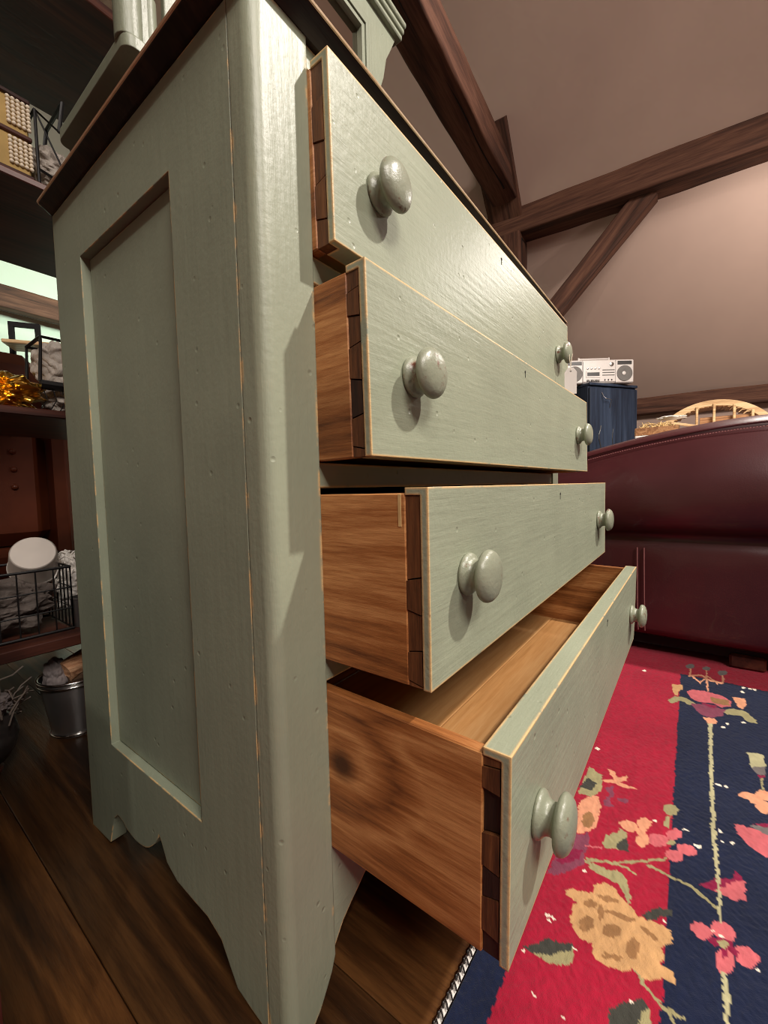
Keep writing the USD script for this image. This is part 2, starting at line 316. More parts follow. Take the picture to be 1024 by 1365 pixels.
tb = beam('tie_beam', 'heavy cracked ceiling beam running above the chest of drawers', room(-3.1, .518, 2.372), room(2.46, .518, 2.372), .155, .16, 'beam_wood', .006, 3, round_=.014, n=110)
beam('brace', 'slanting wooden brace under the thick dark beam', room(2.60, .42, 1.46), room(2.60, -.24, 2.15), .09, .115, 'beam_wood', .003, 4, round_=.01, n=30)
beam('post', 'upright timber post where the ceiling beams meet', room(2.58, .545, 0), room(2.58, .545, 2.14), .17, .21, 'beam_wood', .004, 5, up=E2, catg='post', round_=.01)
beam('rafter', 'short flat rafter end against the ceiling above the post', room(2.58, .535, 2.20), room(2.183, .535, 2.597), .21, .07, 'beam_wood', .002, 6, up=(1, 0, 1), catg='beam', round_=.006, n=20)
beam('wall_beam', 'brown beam across the bright wall behind the shelves', (-2.8, 3.24, 1.81), (2.6, 3.26, 1.81), .10, .145, 'beam_wood', .004, 7, round_=.012)
xs = np.linspace(2.2, 5.4, 60)
obj('crack', tube(np.column_stack([xs, -.02+.012*np.sin(xs*2.1)+.006*np.sin(xs*9), np.full(60, -.079)]), .0045, 5), 'crack_dark', tb)
pst = stage.GetPrimAtPath('/World/post')
# pegged tenon joints cut into the post's face (post-local: x up, y across, z out)
for k, (x0, x1, yy) in enumerate(((1.60, 2.11, -.045), (1.60, 1.93, .02))):
    obj('tenon_joint', cat(bx(x0, x1, yy-.003, yy+.003, -.1075, .1075), bx(x1-.006, x1, yy-.003, yy+.060, -.1075, .1075)), 'crack_dark', pst)
# ------------------------------------------------------------------ the chest of drawers
S, W = 0.0636, 0.860; CW = S*2+W; D0 = .4902; ZT = .968
chest = thing('chest_of_drawers', 'sage green painted chest with four open drawers and worn edges', 'chest of drawers')
prof = [(.031, .006), (.042, .006), (.061, .009), (.084, .014), (.098, .032), (.112, .051), (.139, .061), (.173, .062), (.208, .064), (.232, .075), (.243, .094), (.250, .103),
        (.253, .097), (.262, .085), (.272, .076), (.283, .068), (.293, .063), (.308, .059), (.324, .057), (.341, .058), (.353, .0595), (.362, .064), (.372, .0665), (.384, .066), (.398, .054), (.405, .04), (.418, .006), (.4902, 0)]
outer = Polygon([(.0316, ZT)]+[(.0316, .006)]+prof[1:]+[(D0, ZT)])
hole = sbox(.1412, .1731, .3904, .8756)
for x0, xi in ((0, .011), (CW-.022, CW-.022+.004)):
    obj('side_frame', ext(outer.difference(hole), .022, 'yz', x0), 'paint_side', chest)
    obj('side_panel', bx(xi, xi+.007, .1425, .3891, .1744, .8743, .0005), 'paint_side', chest)
def post_mesh(right=False):
    f = Polygon([(0, 0), (.026, 0), (.040, .011), (.049, .023), (.058, .036), (S, .050), (S, ZT), (0, ZT)])
    a = to_mani(ext(f, .0306, 'xz', 0))
    r = .013; c = sbox(0, 0, S, .0306).difference(sbox(0, 0, r, r)).union(shapely.Point(r, r).buffer(r, 10)).intersection(sbox(0, 0, S, .0306))
    b = to_mani(ext(c, ZT, 'xy', 0)); m = from_mani(a ^ b)
    if right:
        m.vertices[:, 0] = CW-m.vertices[:, 0]; m = trimesh.Trimesh(m.vertices, m.faces[:, ::-1], process=False)
    return m
for x0 in (.006, CW-.020): obj('corner_block', bx(x0, x0+.014, .020, .042, .06, ZT-.002), 'carcass_wood', chest)  # unseen filler strips added behind the post joints to stop light leaking through
obj('corner_post', post_mesh(), 'paint_post', chest, smooth=25)
obj('corner_post', post_mesh(True), 'paint_post', chest, smooth=25)
ap = [(S+.0006, .052), (.080, .071), (.094, .081), (.106, .088), (.118, .096), (.135, .104), (.160, .109), (.30, .112)]
apron = Polygon([(S+.0006, .1665)]+ap+[(CW-x, z) for x, z in ap[::-1]]+[(CW-S-.0006, .1665)])
obj('apron', ext(apron, .02, 'xz', .003), 'paint_front', chest)
for z0, z1 in ((.5460, .5716), (.7465, .7726), (.3455, .3702), (.9447, .9675)):
    obj('rail', bx(S+.0005, CW-S-.0005, .004, .06, z0, z1, .001), 'paint_front', chest)
obj('back_panel', bx(.0225, CW-.0225, D0-.012, D0-.002, .12, ZT-.0005), 'carcass_wood', chest)
for z in (.5460, .7465, .3455):
    obj('dust_board', bx(.0225, CW-.0225, .062, D0-.014, z+.006, z+.018), 'carcass_wood', chest)
OH = .0165
def top_mesh():
    V = []; n = None
    for dz, o in ((0, .0008), (.002, .0035), (.0045, .0075), (.007, .0112), (.009, .0140), (.0102, .0160), (.0108, OH), (.0126, OH)):
        q = np.array(rounded_rect(-o, -o, CW+o, D0+.006, .010, 6).exterior.coords)[:-1]; n = len(q); V.append(np.column_stack([q, np.full(n, ZT+.0004+dz)]))
    K = len(V); V = np.concatenate(V); F = []
    for i in range(K-1):
        for j in range(n): a, b = i*n+j, i*n+(j+1) % n; F += [(a, b, b+n), (a, b+n, a+n)]
    for j in range(1, n-1): F += [(0, j+1, j), ((K-1)*n, (K-1)*n+j, (K-1)*n+j+1)]
    m = trimesh.Trimesh(V, np.array(F), process=False); m.fix_normals(); return m
obj('top_board', top_mesh(), 'top_wood_x', chest, smooth=30)
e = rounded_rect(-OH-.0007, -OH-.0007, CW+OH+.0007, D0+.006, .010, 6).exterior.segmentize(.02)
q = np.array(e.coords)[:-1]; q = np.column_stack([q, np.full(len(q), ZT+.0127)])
obj('worn_edge', tube(q, .0016, 6, closed=True), 'top_edge_lit_wood', chest, label='pale worn edge of the top with its light line painted in')  # worn arris; its catch of light is put in as a pale strip

DR = {1: (.7736, .9437, .0321, -.0096, -.0117), 2: (.5726, .7455, .0742, -.0192, -.0151), 3: (.3711, .5445, .1240, -.0009, -.0010), 4: (.1699, .3443, .1907, -.0009, .0187)}
TAILS = {1: [(.22, .45), (.64, .86)], 2: [(.13, .27), (.41, .60), (.78, .955)], 3: [(.445, .625), (.81, .985)], 4: [(.08, .20), (.39, .58), (.70, .90)]}
KNOBZ = {1: -.008, 2: -.004, 3: .002, 4: -.004}
KEYX = {1: .478, 2: .472, 3: .487, 4: .502}
def knob_mesh():
    pr = [(0, 0), (.0200, 0), (.0208, .0020), (.0202, .0042), (.0182, .0060), (.0160, .0072), (.0145, .0095), (.0138, .0125), (.0142, .0150), (.0170, .0165), (.0215, .0174), (.0240, .0188),
          (.0250, .0208), (.0248, .0228), (.0236, .0252), (.0205, .0280), (.0155, .0300), (.0080, .0312), (0, .0315)]
    m = lathe(pr, 40); return moved(m, (0, 0, 0), (PI/2, 0, 0))
LAP, FT, SD = .0075, .0225, .0125
DRAWERS = {}
for i, (zb, zt, p, yaw, pit) in DR.items():
    h = zt-zb; zc = (zb+zt)/2
    path = str(chest.GetPath())+'/'+numbered('chest', 'drawer')
    x = UsdGeom.Xform.Define(stage, path)
    x.AddTranslateOp().Set(Gf.Vec3d(S+W/2, 0, zc)); x.AddRotateZOp().Set(math.degrees(yaw)); x.AddRotateXOp().Set(math.degrees(pit))
    dp = x.GetPrim()
    dp.SetCustomDataByKey('label', {1: 'top drawer, barely pulled out', 2: 'second drawer from the top', 3: 'third drawer from the top', 4: 'lowest drawer, pulled out furthest'}[i])
    a, b, y0 = -W/2, W/2, -p
    f1 = to_mani(bx(a, b, y0, y0+LAP, -h/2, h/2)); f2 = to_mani(bx(a+SD+.0006, b-SD-.0006, y0+LAP-.001, y0+FT, -h/2, h/2))
    f3 = to_mani(bx(a, b, y0+LAP-.001, y0+FT, h/2-.0065, h/2)); f2 = f2+f3
    fm = from_mani(f1+f2)
    if i == 4:   # the lowest drawer's corner is knocked off
        cut = to_mani(ext(Polygon([(b+.01, -h/2-.01), (b+.01, -h/2+.045), (b-.002, -h/2+.030), (b-.012, -h/2-.01)]), .06, 'xz', y0-.02)); fm = from_mani(f1+f2-cut)
    obj('drawer_front', fm, 'paint_front', dp)
    zz = lambda t: h/2-t*h
    for sx in (-1, 1):
        xa = a if sx < 0 else b-SD
        obj('drawer_side', bx(xa, xa+SD, y0+FT, y0+.42, -h/2, h/2-.005, .0012), 'drawer_wood_knot' if i == 4 and sx < 0 else 'drawer_wood', dp)
        tails = []
        for (t0, t1) in TAILS[i]:
            z1, z0 = zz(t0), zz(t1); fl_ = .1*(z1-z0)
            tails.append(Polygon([(y0+FT+.0003, z0+fl_), (y0+FT+.0003, z1-fl_), (y0+LAP+.0012, z1), (y0+LAP+.0012, z0)]))
        for k, t in enumerate(tails):
            off = [0, .0004, .0008][k % 3]
            obj('dovetail_tail', ext(t, SD-.001, 'yz', xa+off*(-sx if sx > 0 else 1)), 'joint_wood', dp)
        zone = sbox(y0+LAP+.0002, -h/2, y0+FT, h/2-.0066)
        for t in tails: zone = zone.difference(t.buffer(.0009, join_style=2))
        zone = zone.buffer(-.0003)
        geoms = sorted(getattr(zone, 'geoms', [zone]), key=lambda g: -g.centroid.y)
        for k, g in enumerate(geoms):
            if g.area < 2e-6: continue
            rec = .0009 if not (i == 4 and k in (1, 3)) else .0030
            xr = xa+(rec if sx < 0 else 0)
            obj('dovetail_pin', ext(g, SD-rec, 'yz', xr), 'joint_dark' if (i == 4 and k >= 1) or (i == 2 and k == 2) else 'joint_wood', dp)
    obj('drawer_back', bx(a+SD, b-SD, y0+.408, y0+.42, -h/2+.016, h/2-.012), 'drawer_wood_x', dp)
    ys = [y0+FT+.0004, y0+.188, y0+.407]
    for k in range(2):
        obj('drawer_bottom', bx(a+SD+.0004, b-SD-.0004, ys[k]+.0008, ys[k+1]-.0008, -h/2+.009, -h/2+.016, .0008), 'drawer_bottom_wood', dp)
    kz = KNOBZ[i]
    for kx in (.135-S-W/2, .826-S-W/2):
        obj('knob', moved(knob_mesh(), (kx, y0-.0002, kz)), 'paint_knob', dp, smooth=35)
    zk = h/2-.0165
    obj('keyhole', cat(moved(lathe([(0, 0), (.0022, 0), (.0022, .0012), (0, .0012)], 12), (KEYX[i]-S-W/2, y0+.0006, zk), (PI/2, 0, 0)), bx(KEYX[i]-S-W/2-.0009, KEYX[i]-S-W/2+.0009, y0-.0004, y0+.002, zk-.009, zk)), 'crack_dark', dp)
    DRAWERS[i] = dp
# glue run on the third drawer's side
p3 = .124; h3 = .1734
obj('glue_run', bx(-W/2-.0004, -W/2+.001, -p3+.0265, -p3+.0300, h3/2-.034, h3/2-.0055, .0003), 'straw', DRAWERS[3], label='pale run of dried glue')

# paper price tag on its string
tg = thing('price_tag', 'small white price tag hanging from the top drawer\'s right knob', 'price tag', (.811, -.068, .793), math.radians(-74))
hexa = Polygon([(-.006, .018), (.006, .018), (.013, .008), (.013, -.042), (-.013, -.042), (-.013, .008)]).difference(shapely.Point(0, .010).buffer(.0022))
obj('card', ext(hexa, .0008, 'xz', 0), 'tag_card', tg)
obj('string', tube([(-.003, .002, .050), (-.002, .001, .036), (0, 0, .011), (.002, .002, .036), (.004, .003, .050)], .0007, 6), 'cream_bead', tg)

# ------------------------------------------------------------------ on the chest's top
mr = thing('dressing_mirror', 'green painted mirror with moulded rectangular opening standing on the chest', 'mirror', (CW/2, .42, ZT+.0133))
zt0 = ZT+.0133
def mz(z): return z-zt0
right = [(.335, 0), (.335, .03), (.30, .10), (.262, .30), (.25, .50), (.256, mz(1.60)), (.268, mz(1.658)), (.285, mz(1.70)), (.300, mz(1.76)), (.322, mz(1.80)), (.345, mz(1.845)), (.360, mz(1.885))]
board = Polygon(right+[(-x, z) for x, z in right[::-1]]).difference(sbox(-.178, .16, .178, mz(1.745)))
obj('frame_board', ext(board, .018, 'xz', 0), 'paint_mirror', mr)
for k, (o, hh) in enumerate(((0, .010), (.013, .014), (.030, .009))):
    r1 = sbox(-.178-o-.012, .16-o-.012, .178+o+.012, mz(1.745)+o+.012); r0 = sbox(-.178-o, .16-o, .178+o, mz(1.745)+o)
    obj('opening_moulding', ext(r1.difference(r0), hh, 'xz', -hh), 'paint_mirror', mr)
for k in range(3):
    obj('cornice', bx(-.362-.004*k, .362+.004*k, -.016-.005*k, .02, mz(1.848)+.017*k, mz(1.862)+.017*k, .003), 'paint_mirror', mr)
obj('glass', bx(-.18, .18, .006, .010, .158, mz(1.747)), 'mirror_glass', mr)
for sx in (-1, 1): obj('foot', bx(sx*.29-.05, sx*.29+.05, -.06, .06, 0, .02, .004), 'paint_mirror', mr)

rk = thing('tabletop_rack', 'green painted slatted rack at the front left end of the chest top', 'rack', (.050, .29, zt0))
base = rounded_rect(-.066, -.105, .066, .105, .012, 6)
obj('base_board', ext(base, .013, 'xy', .036), 'paint_mirror', rk, smooth=30)
for sx, sy in ((-.03, -.078), (.045, -.078), (-.03, .08), (.045, .08)):
    obj('foot', moved(lathe([(0, 0), (.010, 0), (.013, .012), (.010, .036), (0, .036)], 16), (sx, sy, 0)), 'paint_mirror', rk, smooth=40)
for sx, sy, r_ in ((-.055, -.090, 1.15), (.052, .082, 1.0)):
    obj('post', moved(lathe([(0, .049), (.012*r_, .049), (.0122*r_, .10), (.0118*r_, .22), (.012*r_, .30), (0, .31)], 20), (sx, sy, 0)), 'paint_mirror', rk, smooth=40)
for k, (xa, xb) in enumerate(((-.046, -.030), (-.012, .012), (.030, .062))):
    obj('slat', bx(xa, xb, -.086, -.078, .049, .29, .001), 'paint_mirror', rk)
obj('back_panel', bx(.004, .062, .078, .084, .049, .285, .001), 'carcass_wood', rk)
obj('rail', bx(-.058, .058, -.09, -.072, .2905, .305, .002), 'paint_mirror', rk)

# ------------------------------------------------------------------ burgundy leather sofa
sofa = thing('sofa', 'large burgundy leather sofa with rolled, stitched arm behind the chest', 'sofa', (1.23, 0, 0))
SP = np.array([(.03, .072), (.012, .085), (.006, .11), (.004, .20), (.006, .30), (.012, .352), (.024, .372), (.016, .388), (-.020, .405), (-.046, .44), (-.056, .49), (-.050, .54), (-.030, .60),
               (-.004, .645), (.016, .676), (.050, .706), (.100, .722), (.17, .727), (.26, .712), (.33, .668), (.37, .61), (.38, .52), (.38, .30), (.38, .072)])
def smooth_path(P, n):
    d = np.r_[0, np.cumsum(np.linalg.norm(np.diff(P, axis=0), axis=1))]
    from scipy.interpolate import PchipInterpolator
    t = np.linspace(0, d[-1], n); return np.column_stack([PchipInterpolator(d, P[:, k])(t) for k in range(P.shape[1])])
prof_s = smooth_path(SP, 90)
Y1, Y0 = .40, -1.35
def sofa_pt(p, y):
    e = max(0, (y-(-.45))/(Y1+.45)); k = math.sqrt(max(0, 1-min(1, e*.965)**1.5))
    x = .19+(p[0]-.19)*(.55+.45*k); z = .072+(p[1]-.072)*(1-.55*(1-k)*min(1, max(0, p[1]-.35)/.3)); return (x, y, z)
ysn = np.r_[np.linspace(Y0, -.6, 30), np.linspace(-.58, Y1, 70)]
V = np.array([sofa_pt(p, y) for y in ysn for p in prof_s]); n = len(prof_s); F = []
wr_ = meshkit.fbm(V*np.array([5, 4, 6]), 3, 4)-.5; V[:, 0] += wr_*.010*(V[:, 2] > .1)
for i in range(len(ysn)-1):
    for j in range(n-1): a = i*n+j; F += [(a, a+n+1, a+1), (a, a+n, a+n+1)]
i0, i1 = 0, (len(ysn)-1)*n
for j in range(1, n-1): F += [(i0, i0+j, i0+j+1), (i1, i1+j+1, i1+j)]
for i in range(len(ysn)-1): a = i*n; F += [(a, a+n-1, a+n), (a+n, a+n-1, a+2*n-1)]
sm_ = trimesh.Trimesh(V, np.array(F), process=False); sm_.fix_normals()
obj('arm', sm_, 'leather_burgundy', sofa, smooth=60)
def on_sofa(zt, y, push=.0045):
    P = prof_s[:60]; k = np.argmin(np.abs(P[:, 1]-zt)+10*(np.arange(60) < 20)*(zt > .42)); x, yy, z = sofa_pt(P[k], y); return (x-push, y, z+push*.5)
def seam_z(y): return .668+.010*min(1, max(0, (-y-.02)/.35))
obj('seam', tube([on_sofa_i for on_sofa_i in [(lambda q: (q[0], q[1], q[2]))(on_sofa(.694, y)) for y in np.linspace(-1.3, .25, 120)]], .0034, 6), 'leather_burgundy', sofa)
def dashes(zt, y0, y1, n, w=.55):
    out = []; yy = np.linspace(y0, y1, n+1)
    for a, b in zip(yy[:-1], yy[1:]):
        out.append(tube([on_sofa(zt, a), on_sofa(zt, a+(b-a)*w)], .0017, 5))
    return cat(out)
obj('stitching', dashes(.681, -.9, .2, 170), 'leather_thread', sofa)
for yy in (-.165, -.183):
    zs = np.linspace(.09, .345, 16)
    obj('seam', tube([(np.interp(z, SP[:6, 1], SP[:6, 0])-.0015, yy-.02*(.345-z), z) for z in zs], .0016, 6), 'leather_thread', sofa, label='stitched vertical seam of the lower panel')
obj('base', bx(.06, .36, Y0+.03, Y1-.12, .035, .085), 'black_soft', sofa)
for yy in (-.43, -1.2, .1): obj('foot', bx(.05, .13, yy-.04, yy+.04, .0095, .05, .006), 'shelf_wood', sofa)
obj('body', bx(.40, 1.0, Y0+.0, -.1, .08, .42, .06), 'leather_burgundy', sofa)

